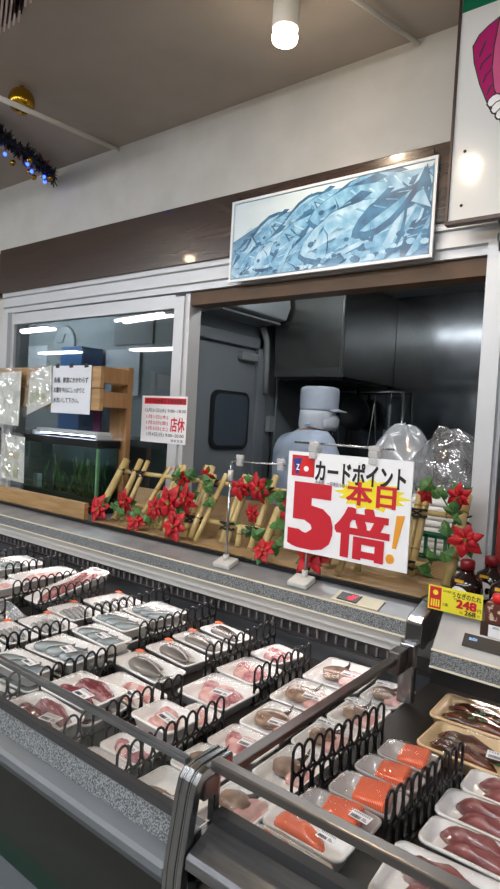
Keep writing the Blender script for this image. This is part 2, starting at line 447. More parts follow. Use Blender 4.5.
# rail with hanging kitchen tools on the back wall
t = thing('utensil_rail', (-2.0, 3.95, 1.78), 'thin steel rail on the kitchen wall holding hanging tools', 'rail')
part('bar', MB().tube([(-2.47, 3.93, 1.765), (-1.72, 3.93, 1.765)], .008, 8), 'utensil', t)
part('drop_bar', MB().tube([(-1.72, 3.93, 1.77), (-1.72, 3.93, 1.1)], .012, 8), 'utensil', t)
part('mount', MB().box(-2.1, -2.07, 3.93, 3.999, 1.75, 1.78), 'utensil', t)
def hanging(name, x, mbf, mats, label, cat):
    mb = MB(); mb.tube([(x, 3.9455, 1.768), (x, 3.93, 1.7795), (x, 3.911, 1.77), (x, 3.905, 1.66)], .004, 6)
    mbf(mb, x); return single(name, mb, mats, label, cat, 'kitchen tools hanging behind the worker')
def ladle(mb, x):
    mb.bar((x, 3.905, 1.68), (x-.03, 3.90, 1.42), .012, .004); mb.sphere((x-.035, 3.89, 1.39), .045, 8, sc=(1, .6, .8))
def tong(mb, x):
    mb.bar((x, 3.905, 1.68), (x+.035, 3.90, 1.36), .014, .006); mb.bar((x, 3.90, 1.68), (x-.03, 3.89, 1.36), .014, .006)
def spat(mb, x):
    mb.bar((x, 3.905, 1.68), (x, 3.90, 1.5), .016, .006); mb.box(x-.04, x+.04, 3.895, 3.90, 1.36, 1.5)
hanging('ladle', -2.34, ladle, 'utensil', 'steel ladle hanging left of the worker by the wall pipe', 'ladle')
hanging('tongs', -2.22, tong, 'utensil', 'steel tongs hanging just left of the worker', 'tongs')
hanging('spatula', -1.80, spat, 'utensil', 'flat pale spatula hanging right of the worker near the rail post', 'spatula')
hanging('whisk', -1.92, tong, 'utensil', 'long thin whisk hanging between the black pan and the spatula', 'whisk')
fp = MB().lathe([(.02, 0), (.10, 0), (.125, .03), (.118, .03), (.095, .006), (.02, .006)], 24, (-2.06, 3.90, 1.60), Matrix.Rotation(R(90), 3, 'X'))
fp.bar((-2.06, 3.905, 1.72), (-2.06, 3.92, 1.79), .02, .01)
single('frying_pan', fp, 'pan_black', 'round black frying pan hanging behind the worker', 'pan')
t = thing('kitchen_counter', (-.6, 3.7, 0), 'long steel kitchen counter along the back wall', 'counter')
part('worktop', MB().box(-2.47, 1.5, 3.32, 3.99, .84, .88), 'kitchen_steel', t)
part('cabinet', MB().box(-2.47, 1.5, 3.38, 3.99, .02, .84), 'dark_room', t)

# office behind the left pane
t = thing('wall_clock', (-4.24, 2.93, 2.06), 'round wall clock seen dimly through the left window', 'clock')
part('face', MB().lathe([(.001, 0), (.13, 0), (.14, .02), (.12, .03), (.001, .03)], 24, (-4.24, 2.948, 2.06), Matrix.Rotation(R(90), 3, 'X')), 'ac_white', t)
part('hand', MB().bar((-4.24, 2.915, 2.06), (-4.21, 2.915, 2.13), .01, .004).bar((-4.24, 2.915, 2.06), (-4.32, 2.915, 2.06), .008, .004), 'ink', t)
single('hanging_notice', MB().box(-3.70, -3.32, 2.93, 2.948, 1.645, 1.985), 'paper_cool', 'pale notice sheet on the office wall behind the wooden post', 'notice')
single('storage_box', MB().box(-3.98, -3.72, 2.72, 2.92, 1.35, 1.99), 'blue_box', 'blue box on the office shelf behind the paper sign', 'box', bevel=.01)
single('office_shelf', MB().box(-4.6, -2.62, 2.55, 2.94, 1.30, 1.348), 'kitchen_wall', 'grey shelf on the office wall carrying the blue box', 'shelf')
single('hanging_sheet', MB().box(-4.85, -4.5, 2.94, 2.948, 1.75, 2.05), 'paper_cool', 'faint white paper on the office wall left of the clock', 'paper')
single('picture_chart', MB().box(-3.62, -3.2, 2.935, 2.947, 2.02, 2.24), 'kitchen_wall', 'grey chart high on the office wall right of the clock', 'poster')

# ------------------------------------------------------------------ refrigerated display cases
def case_profile_parts(t, x0, x1, hi, granite=True, dz=0):
    pass
t = CASE = thing('fish_display_case', (-2.5, 1.2, 0), 'long open refrigerated fish case with speckled granite trim under the window', 'display case', 'refrigerated display cases')
x0, x1 = -4.6, -.632
part('base_panel', MB().prismx([(.76, .715), (.76, .50), (.80, .50), (.80, .06), (1.94, .06), (1.94, .66), (.80, .66)], x0, x1), 'case_green', t)
part('kick_panel', MB().box(x0, x1, .765, .80, .30, .50), 'kick_green', t)
part('lower_bumper', MB().prismx([(.80, .44), (.70, .44), (.69, .42), (.69, .37), (.70, .35), (.80, .35)], x0, x1), 'bumper_grey', t, .004)
part('front_bumper', MB().prismx([(.685, .811), (.662, .803), (.655, .797), (.655, .783), (.662, .777), (.672, .777), (.672, .767), (.70, .75), (.755, .72), (.76, .82)], x0, x1), 'bumper_grey', t)
part('granite_strip', MB().prismx([(.698, .852), (.684, .812), (.708, .812), (.715, .852)], x0, x1), 'granite', t)
part('glass_channel', MB().prismx([(.693, .853), (.697, .861), (.716, .861), (.72, .853)], x0, x1), 'rubber', t)
part('front_glass', MB().box(x0, x1, .700, .706, .86, .945), 'glass', t)
part('front_rail', MB().box(x0, x1, .696, .711, .944, .956), 'steel', t, .003, 'brushed steel rail')
part('inner_front', MB().prismx([(.708, .812), (.722, .70), (.74, .70), (.735, .78), (.722, .812)], x0, x1), 'case_inner', t)
part('deck', MB().box(x0, x1+.025, .74, 1.72, .68, .72), 'deck_black', t)
part('back_panel', MB().box(x0, x1+.025, 1.724, 1.74, .66, .90), 'case_inner', t)
gr = MB().box(x0, x1+.025, 1.716, 1.7235, .792, .830)
n = int((x1-x0)/.036)
for i in range(n):
    gr.box(x0+.036*i, x0+.036*i+.006, 1.709, 1.716, .795, .826, 1)
gr.box(x0, x1+.025, 1.706, 1.716, .826, .834, 0).box(x0, x1+.025, 1.704, 1.716, .785, .795, 0)
part('air_grille', gr, ['grille_black', 'grille_rib'], t)
cp = MB().prismx([(1.50, 1.0), (1.60, 1.028), (1.94, 1.028), (1.94, .90), (1.74, .90), (1.70, .898), (1.62, .90), (1.54, .905), (1.50, .955)], x0, -.607)
part('canopy', cp, 'steel_worn', t)
part('canopy_granite', MB().prismx([(1.499, .999), (1.494, .962), (1.50, .962), (1.5005, .999)], x0, -.607), 'granite', t)
lp = MB().prismx([(1.492, .962), (1.490, .958), (1.497, .956), (1.50, .962)], x0, -.605, 0).prismx([(1.500, 1.004), (1.496, 1.0), (1.50, .998), (1.505, 1.0)], x0, -.605, 0)
part('canopy_edging', lp, 'cream_trim', t)
part('light_lip', MB().prismx([(1.501, .955), (1.508, .938), (1.512, .938), (1.512, .926), (1.528, .922), (1.53, .900), (1.55, .898), (1.56, .906), (1.51, .955)], x0, -.62), 'white_enamel', t)
part('lamp_tube', MB().tube([(-4.5, 1.66, .884), (-.70, 1.66, .884)], .011, 10), 'case_tube', t)
part('shelf_edge', MB().box(x0, -.607, 1.585, 1.603, 1.028, 1.040), 'black_plastic', t)
th = MB()
ang = math.atan2(.028, .10); ca, sa = math.cos(ang), math.sin(ang)
PO, PU, PV, PN = Vector((-.840, 1.507, 1.0025)), Vector((1, 0, 0)), Vector((0, ca, sa)), Vector((0, -sa, ca))
part('thermometer_plate', poly([(0, 0), (.146, 0), (.146, .056), (0, .056)], PO, PU, PV, PN, .004, thick=.004), 'cream_trim', t, .001)
part('thermometer_display', poly([(.014, .008), (.078, .006), (.078, .046), (.014, .046)], PO, PU, PV, PN, .007, thick=.004), 'black_plastic', t, .001)
part('thermometer_digits', glyphs('dF', (.044, .068, .014, .038), PO, PU, PV, PN, .0, .0075), 'seg_red', t)

t = CASE2 = thing('chilled_case', (.2, 1.2, 0), 'second refrigerated case with a plain steel front holding salmon and eel', 'display case', 'refrigerated display cases')
a0, a1 = -.588, 1.6
part('base_panel', MB().prismx([(.74, .72), (.74, .06), (1.94, .06), (1.94, .72)], a0, a1), 'rubber', t)
part('steel_sill', MB().prismx([(.715, .862), (.664, .842), (.658, .836), (.658, .818), (.70, .812), (.74, .812), (.74, .862)], a0, a1), 'steel', t, .002)
part('glass_channel', MB().prismx([(.716, .863), (.72, .878), (.74, .878), (.745, .863)], a0, a1), 'rubber', t)
part('front_glass', MB().box(a0, a1, .712, .718, .863, .955), 'glass', t)
part('front_rail', MB().box(a0, a1, .704, .726, .952, .968), 'bronze_rail', t, .003)
part('deck', MB().box(a0, a1, .75, 1.72, .755, .795), 'deck_black', t)
part('back_panel', MB().box(a0, a1, 1.724, 1.74, .72, .90), 'case_inner', t)
pi = MB()
for k in range(4): pi.tube([(a0+.02, 1.70, .815+.022*k), (a1, 1.70, .815+.022*k)], .007, 8)
for k in range(10): pi.box(a0+.06+.2*k, a0+.075+.2*k, 1.690, 1.716, .80, .895)
part('coil', pi, 'pipe_grey', t)
cp = MB().prismx([(1.50, .944), (1.57, 1.028), (1.94, 1.028), (1.94, .88), (1.74, .88), (1.52, .865), (1.505, .90)], -.535, a1)
part('canopy', cp, 'steel_worn', t)
part('canopy_granite', MB().prismx([(1.499, .943), (1.494, .906), (1.502, .906), (1.502, .943)], -.535, a1), 'granite', t)
part('canopy_edging', MB().prismx([(1.492, .906), (1.490, .902), (1.5, .90), (1.503, .906)], -.535, a1).prismx([(1.499, .949), (1.495, .945), (1.499, .943), (1.504, .946)], -.535, a1), 'cream_trim', t)
part('black_lip', MB().prismx([(1.503, .900), (1.500, .86), (1.53, .85), (1.53, .87), (1.52, .899)], -.535, a1), 'black_plastic', t)
an2 = math.atan2(.084, .07)
QO, QU, QV, QN = Vector((-.466, 1.520, .968)), Vector((1, 0, 0)), Vector((0, math.cos(an2), math.sin(an2))), Vector((0, -math.sin(an2), math.cos(an2)))
part('thermometer_display', poly([(0, 0), (.15, 0), (.15, .034), (0, .034)], QO, QU, QV, QN, .006, thick=.006), 'black_plastic', t, .001)
part('display_mark', glyphs('auto', (.014, .034, .018, .026), QO, QU, QV, QN, .02, .0066), 'seg_blue', t)
part('lamp_tube', MB().tube([(-.45, 1.60, .855), (1.4, 1.60, .855)], .011, 10), 'case_tube', t)

# chrome end frame between the cases
t = thing('end_frame', (-.63, 1.1, 0), 'chrome end frame with a glass divider standing between the two cases', 'end frame')
PF = [(.652, .02), (.652, .50), (.652, .77), (.654, .81), (.662, .86), (.672, .918), (.678, .938), (.690, .950), (.705, .954), (.765, .954)]
L = []
def band(path, w0, w1, th, mb, mi=0):
    # a flat band swept along a y-z path between x=w0 and x=w1
    P = [Vector((0, y, z)) for y, z in path]; L = []
    for i, p in enumerate(P):
        d = (P[min(i+1, len(P)-1)]-P[max(i-1, 0)]).normalized(); nn = Vector((0, -d.z, d.y))
        q = p-nn*th
        W_ = w1-w0; L.append([(w0+W_*a_, p.y+nn.y*b_, p.z+nn.z*b_) for a_, b_ in ((0, 0), (.10, .002), (.22, .002), (.27, -.001), (.33, -.001), (.38, .003), (.62, .003), (.67, -.001), (.73, -.001), (.78, .002), (.90, .002), (1, 0))]+[(w1, q.y, q.z), (w0, q.y, q.z)])
    mb.loops(L, mi, False); return mb
part('front_loop', band(PF, -.629, -.590, .016, MB()), 'chrome', t, .002)
part('inner_leg', MB().box(-.627, -.612, .750, .764, .832, .938), 'chrome', t, .002)
part('foot_block', MB().box(-.627, -.592, .672, .80, .800, .83).box(-.612, -.592, .672, .70, .83, .86), 'chrome', t, .003)
part('corner_clip', MB().box(-.605, -.592, .700, .735, .900, .936), 'bronze_rail', t, .003)
part('glass_panel', MB().box(-.603, -.598, .80, 1.43, .80, .92), 'glass', t)
part('glass_rail', MB().box(-.612, -.589, .775, 1.43, .915, .929), 'bronze_rail', t, .003)
part('rail_joint', MB().box(-.612, -.582, 1.41, 1.462, .885, .945), 'bronze_rail', t, .004)
part('back_post', MB().box(-.605, -.565, 1.462, 1.487, .80, .955), 'chrome', t, .003)
part('canopy_cap', MB().loops([[(x, y, z) for y, z in ((1.484, .95), (1.487, 1.005), (1.505, 1.018), (1.59, 1.040), (1.60, 1.036), (1.60, .97), (1.52, .93))] for x in (-.604, -.560)], 0, False), 'chrome', t, .004)

# ------------------------------------------------------------------ packs of fish
CACHE = {}
def cached(key, fn):
    if key not in CACHE: CACHE[key] = fn()
    return CACHE[key]
def rloop(w, d, z, r, ins=0, n=4):
    hx, hy = w/2-ins, d/2-ins; r = max(min(r-ins*.5, hx*.9, hy*.9), .003); P = []
    for a0, sx, sy in ((0, 1, 1), (90, -1, 1), (180, -1, -1), (270, 1, -1)):
        for k in range(n+1):
            a = R(a0+90*k/n); P.append((sx*(hx-r)+r*math.cos(a), sy*(hy-r)+r*math.sin(a), z))
    return P
TH = .034
def tray_mesh(w, d, m):
    def f():
        mb = MB(); r = .018
        mb.loops([rloop(w, d, 0, r, .014), rloop(w, d, TH-.006, r, .004), rloop(w, d, TH-.005, r, 0), rloop(w, d, TH, r, 0), rloop(w, d, TH, r, .0055),
                  rloop(w, d, .016, r, .012), rloop(w, d, .011, r, .017)], 0, True)
        me = mb.mesh('tray', m)
        return me
    return cached(('tray', round(w, 3), round(d, 3), m), f)
def film_mesh(w, d, dome, m='film'):
    def f():
        mb = MB(); nx, ny = 8, 7; vs = []; fs = []
        rnd = random.Random(int(w*1e4)+int(d*1e4))
        for j in range(ny+1):
            for i in range(nx+1):
                u, v = i/nx*2-1, j/ny*2-1
                e = (1-u**4)*(1-v**4)
                vs.append((u*(w/2-.003), v*(d/2-.003), TH+.0008+dome*e+rnd.uniform(-.0012, .0012)*e))
        for j in range(ny):
            for i in range(nx):
                a = j*(nx+1)+i; fs.append((a, a+1, a+nx+2, a+nx+1))
        mb.add(vs, fs, 0, True)
        return mb.mesh('film', m)
    return cached(('film', round(w, 3), round(d, 3), dome, m), f)
def fish_mesh(key, L, H, T, mats, tail=True, blunt=0):
    def f():
        mb = MB(); N = 14; n = 12; rings = []
        for i in range(N+1):
            t = i/N
            h = math.sin(math.pi*min(1, t**.62*.93+.035))**.85 if not blunt else math.sin(math.pi*min(1, t*.86+.10))**.6
            h = max(h, .10); x = (t-.5)*L*(.86 if tail else 1)
            rings.append([(x, h*H/2*math.cos(2*math.pi*k/n), T/2+T/2*max(h, .18)**.7*math.sin(2*math.pi*k/n)) for k in range(n)])
        mb.loops(rings, 0, True)
        if tail:
            xe = .43*L
            mb.loops([[(xe-.01*L, -.06*H, T/2-.002), (xe-.01*L, .06*H, T/2-.002), (xe-.01*L, .06*H, T/2+.002), (xe-.01*L, -.06*H, T/2+.002)],
                      [(xe+.06*L, -.25*H, T/2-.0012), (xe+.06*L, .25*H, T/2-.0012), (xe+.06*L, .25*H, T/2+.0012), (xe+.06*L, -.25*H, T/2+.0012)],
                      [(xe+.10*L, -.42*H, T/2-.0006), (xe+.085*L, .42*H, T/2-.0006), (xe+.085*L, .42*H, T/2+.0006), (xe+.10*L, -.42*H, T/2+.0006)]], 1, False)
            mb.loops([[(-.12*L, .44*H, T/2-.001), (.22*L, .34*H, T/2-.001), (.22*L, .34*H, T/2+.001), (-.12*L, .44*H, T/2+.001)],
                      [(-.06*L, .58*H, T/2-.0006), (.22*L, .46*H, T/2-.0006), (.22*L, .46*H, T/2+.0006), (-.06*L, .58*H, T/2+.0006)]], 1, False)
            mb.loops([[(-.24*L, -.02*H, T*.93), (-.22*L, -.12*H, T*.93), (-.22*L, -.12*H, T*.96), (-.24*L, -.02*H, T*.96)],
                      [(-.08*L, -.05*H, T*.97), (-.08*L, -.18*H, T*.95), (-.08*L, -.18*H, T*.97), (-.08*L, -.05*H, T*.99)]], 1, False)
        return mb.mesh(key, mats)
    return cached((key, L, H, T), f)
def fillet_mesh(key, L, W, T, mats, square=.5, bend=0, taper=.55):
    """flat-bottomed piece of fish, thicker at one end"""
    def f():
        mb = MB(); N = 12; n = 11; rings = []; rnd = random.Random(hash(key) % 1000 if False else len(key)*7+int(L*1e4))
        for i in range(N+1):
            t = i/N; e = min(t, 1-t)*2
            w = (1-(1-e)**3.2)**.5 if square < .8 else min(1, .75+e*2.2)
            w = max(w, .12)*(1-taper*(t**1.6)*(1-square*.5)); x = (t-.5)*L; yo = bend*math.sin(math.pi*t)
            ring = []
            for k in range(n):
                a = math.pi*k/(n-1); c = math.cos(a); s_ = math.sin(a)**square if 0 < k < n-1 else 0
                wob = 1+.10*math.sin(9*t+2.2*a+L*50)+.07*math.sin(17*t-1.3*a)
                ring.append((x+.02*L*math.sin(6*a), yo+w*W/2*c*(1 if s_ else .95)*(1+.07*math.sin(11*t+3*c)), T*max(w, .25)*s_*wob*(1+rnd.uniform(-.05, .05))))
            rings.append(ring)
        mb.loops(rings, 0, True)
        return mb.mesh(key, mats)
    return cached((key, L, W, T, square, bend, taper), f)
def label_mesh():
    def f():
        mb = MB(); w, h = .052, .032
        mb.box(-w/2, w/2, -h/2, h/2, 0, .0006, 0)
        return mb.mesh('price_label', 'paper')
    return cached('label', f)
def print_mesh():
    def f():
        mb = MB(); rnd = random.Random(3); z0, z1 = .0006, .0009
        x = -.022
        while x < .021:                         # a row of bold strokes where the heading stands
            w = rnd.uniform(.003, .005)
            mb.box(x, x+w*.8, .0075, .0085, z0, z1).box(x, x+w*.8, .0115, .0124, z0, z1).box(x+w*.3, x+w*.5, .0065, .0135, z0, z1); x += w+.0012
        x = -.022
        while x < .004:                         # bar code
            w = rnd.choice((.0005, .0009, .0013)); mb.box(x, x+w, -.013, -.002, z0, z1); x += w+rnd.choice((.0006, .001))
        for k in range(3): mb.box(.008, .022-.003*k, -.011+.004*k, -.0095+.004*k, z0, z1)
        return mb.mesh('label_print', 'ink_navy')
    return cached('print', f)
def pack(name, x, y, w, d, ang, z, label, kind, cat='fish pack', low=False, tilt=0, lab=None, deckn=0):
    """x,y = rear-left corner of the rim; one wrapped tray with what lies in it"""
    a = R(ang); cx = x+math.cos(a)*w/2+math.sin(a)*d/2; cy = y+math.sin(a)*w/2-math.cos(a)*d/2
    root = thing(name, (cx, cy, z), label, cat, 'wrapped packs in the display cases', (R(tilt), 0, a))
    trm = {'salmon': 'lid_plastic', 'eel': 'foam_cream', 'eel2': 'foam_cream'}.get(kind, 'foam')
    link('tray', tray_mesh(w, d, trm), root)
    f0 = .006 if low else .0115; dome = .004 if low else .015
    rnd = random.Random(int((x+5)*991)+int(y*773))
    def put(nm, me, px, py, rz, pz=f0, rx=0):
        return link(nm, me, root, (px, py, pz), (R(rx), 0, R(rz)))
    sk = .62 if low else 1.0                   # what lies in a lower pack sits deeper in its tray
    if kind == 'sardines':
        n = max(3, int(d/.024))
        for i in range(n):
            o = put('fish', fish_mesh('sardine', .15 if w > .17 else .11, .028, .020, ['sardine_skin', 'fish_fin']), rnd.uniform(-.004, .006), (i-(n-1)/2)*(d-.05)/max(n-1, 1), -14+rnd.uniform(-3, 3))
            o.scale = (1, 1, sk)
        put('sticker', cached('sticker', lambda: MB().box(-.014, .014, -.010, .010, 0, .0008).mesh('sticker', 'sticker_orange')), -w/2+.030, d/2-.026, 0, TH+dome*.55+.004)
    elif kind == 'silver':
        n = 3
        for i in range(n):
            o = put('fish', fish_mesh('silver', .128, .050, .028, ['silver_fish', 'fish_fin']), (-.30+.28*i)*w+rnd.uniform(-.004, .004), 0, 46+rnd.uniform(-6, 6))
            k_ = min(1, (d-.01)/.118); o.scale = (k_, min(1, .6+.4*k_), sk)
    elif kind == 'bream':
        fl = min(w*.84, .18)
        o = put('fish', fish_mesh('bream', round(fl, 3), .072, .032, ['bream_skin', 'fish_fin']), -.002, -.002, -7+rnd.uniform(-4, 4))
        e = cached('eye', lambda: MB().sphere((0, 0, 0), .0045, 6).mesh('eye', 'fish_eye'))
        link('eye', e, o, (-.33*fl, .010, .026))
        o.scale = (1, min(1, (d-.024)/.075), sk)
        put('sticker', cached('sticker', lambda: MB().box(-.014, .014, -.010, .010, 0, .0008).mesh('sticker', 'sticker_orange')), -w/2+.030, d/2-.026, 0, TH+dome*.55+.004)
    elif kind == 'redfillet':
        for i, yy in enumerate((-.022, .020)):
            o = put('fillet', fillet_mesh('red_fillet', w*.80, .046, .030, ['red_flesh'], .6, .006), -.004+.012*i, yy*d/.10, -4); o.scale = (1, d/.105, sk)
    elif kind == 'pinkfillet':
        for i, yy in enumerate((-.024, .018)):
            o = put('fillet', fillet_mesh('pink_fillet', w*.68, .040, .026, ['pink_stripe'], .6, .008), -.012+.03*i, yy*d/.10, -6+4*i); o.scale = (1, d/.105, sk)
    elif kind == 'chunks':
        for (px, py, rz, k) in ((-.22, .10, 8, 0), (-.10, -.14, -22, 1), (.20, .10, 30, 0), (.16, -.16, -8, 0), (.02, .16, 60, 1)):
            put('fillet', fillet_mesh('chunk%d' % k, w*.36, d*.36, .026, ['rose_flesh' if k == 0 else 'pink_flesh'], .6, .004), px*w, py*d, rz)
    elif kind == 'slices':
        for i in range(3):
            put('fillet', fillet_mesh('slice', w*.55, d*.30, .022, ['pink_flesh'], .6, .006), (-.08+.06*i)*w, (.2-.2*i)*d, -8+6*i)
    elif kind == 'flounder':
        s_ = min(w, d/.9)
        o = put('fish_piece', fish_mesh('flounder%d' % (s_ > .13), .54*(.16 if s_ > .13 else .12), .60*(.14 if s_ > .13 else .10), .034, ['flounder_skin', 'flounder_fin'], tail=False, blunt=1), -.10*w, .02*d, 18+rnd.uniform(-14, 14))
        fm = cached('ffin', lambda: MB().tube([(0, 0, 0), (.014, .010, .004), (.026, .026, .010), (.030, .042, .018)], .006, 6, radii=[.010, .008, .004, .001]).mesh('fin', 'flounder_fin'))
        link('fin', fm, o, (.012, .012, .018))
        put('fillet', fillet_mesh('flesh%d' % (s_ > .13), w*.44, d*.52, .028, ['pink_flesh'], .6, .003), .20*w, .02*d, -24+rnd.uniform(-12, 12))
    elif kind == 'tails':
        for i, (px, py, rz) in enumerate(((-.16, -.04, 30), (.14, .02, 55))):
            o = put('fish_piece', fish_mesh('tailpiece', .075, .036, .026, ['flounder_skin', 'fin_orange']), px*w, py*d, rz)
    elif kind == 'salmon':
        bw = w*.50
        def slab():
            mb = MB(); Ls = [rloop(bw, d*.82, z, .008, i_) for z, i_ in ((0, .004), (.004, .001), (.026, 0), (.031, .002), (.033, .007))]
            mb.loops([[(x_-.22*y_, y_, z_+.004*math.sin(60*x_)) for x_, y_, z_ in l_] for l_ in Ls], 0, True); return mb.mesh('salmon', 'salmon_flesh')
        put('fillet', cached(('salmon', w, d), slab), w*.06, .0, rnd.uniform(-4, 2), .0115)
    elif kind == 'salmonlong':
        put('fillet', fillet_mesh('salmonl%d' % int(w*1000), w*.66, d*.62, .026, ['salmon_flesh'], .4, .006, .45), -.02, .004, -4, .0115)
    elif kind == 'tuna':
        for i, yy in enumerate((.014, -.018)):
            put('fillet', fillet_mesh('tuna%d' % int(w*1000), w*.70, d*.40, .034, ['tuna_flesh'], .42, .006, .35), -.008+.018*i, yy*d/.08, -5+2*i, .0115)
    elif kind == 'eel':
        for i, yy in enumerate((.024, -.020)):
            put('fillet', fillet_mesh('eel', w*.86, d*.38, .026, ['eel_glaze'], .5, .006, .25), .004, yy*d/.13, -3)
        h = MB(); rr = random.Random(4)
        for k in range(16):
            p = Vector((rr.uniform(-.03, .04), rr.uniform(-.03, .02), rr.uniform(.032, .034))); q = p+Vector((rr.uniform(-.012, .012), rr.uniform(-.012, .012), .003)); h.bar(p, q, .004, .0015)
        link('herb_garnish', h.mesh('herb_garnish', 'herb'), root)
    elif kind == 'eel2':
        for i, yy in enumerate((.022, -.022)):
            put('fillet', fillet_mesh('eelb', w*.72, d*.34, .028, ['eel_glaze'], .5, .004, .25), -.012, yy*d/.13, -5)
        link('leaf_divider', MB().box(.02, .075, .005, d/2-.018, .0118, .0135).mesh('leaf_divider', 'leaf_paper'), root)
    elif kind == 'squid':
        put('squid_body', fillet_mesh('squid', d*.86, w*.50, .042, ['squid_skin'], .5, .006, .35), 0, 0, -90+2)
    if kind not in ('salmon', 'salmonlong') or True:
        link('film', film_mesh(w, d, dome), root)
    if lab:
        lx, ly, lr = lab
        lo = link('price_label', label_mesh(), root, (lx*w, ly*d, TH+.0025+dome*(1-(2*lx)**4)*(1-(2*ly)**4)+.0012), (0, 0, R(lr)))
        s_ = min(1.0, d/.11, w/.15); lo.scale = (s_, s_, 1)
        link('label_print', print_mesh(), lo)
    return root
ZD = .7205; ZS = ZD+TH+.0065          # on the deck, and on top of another pack
ZE = .7955; ZES = ZE+TH+.0065
LBR = (.24, -.26, -6)
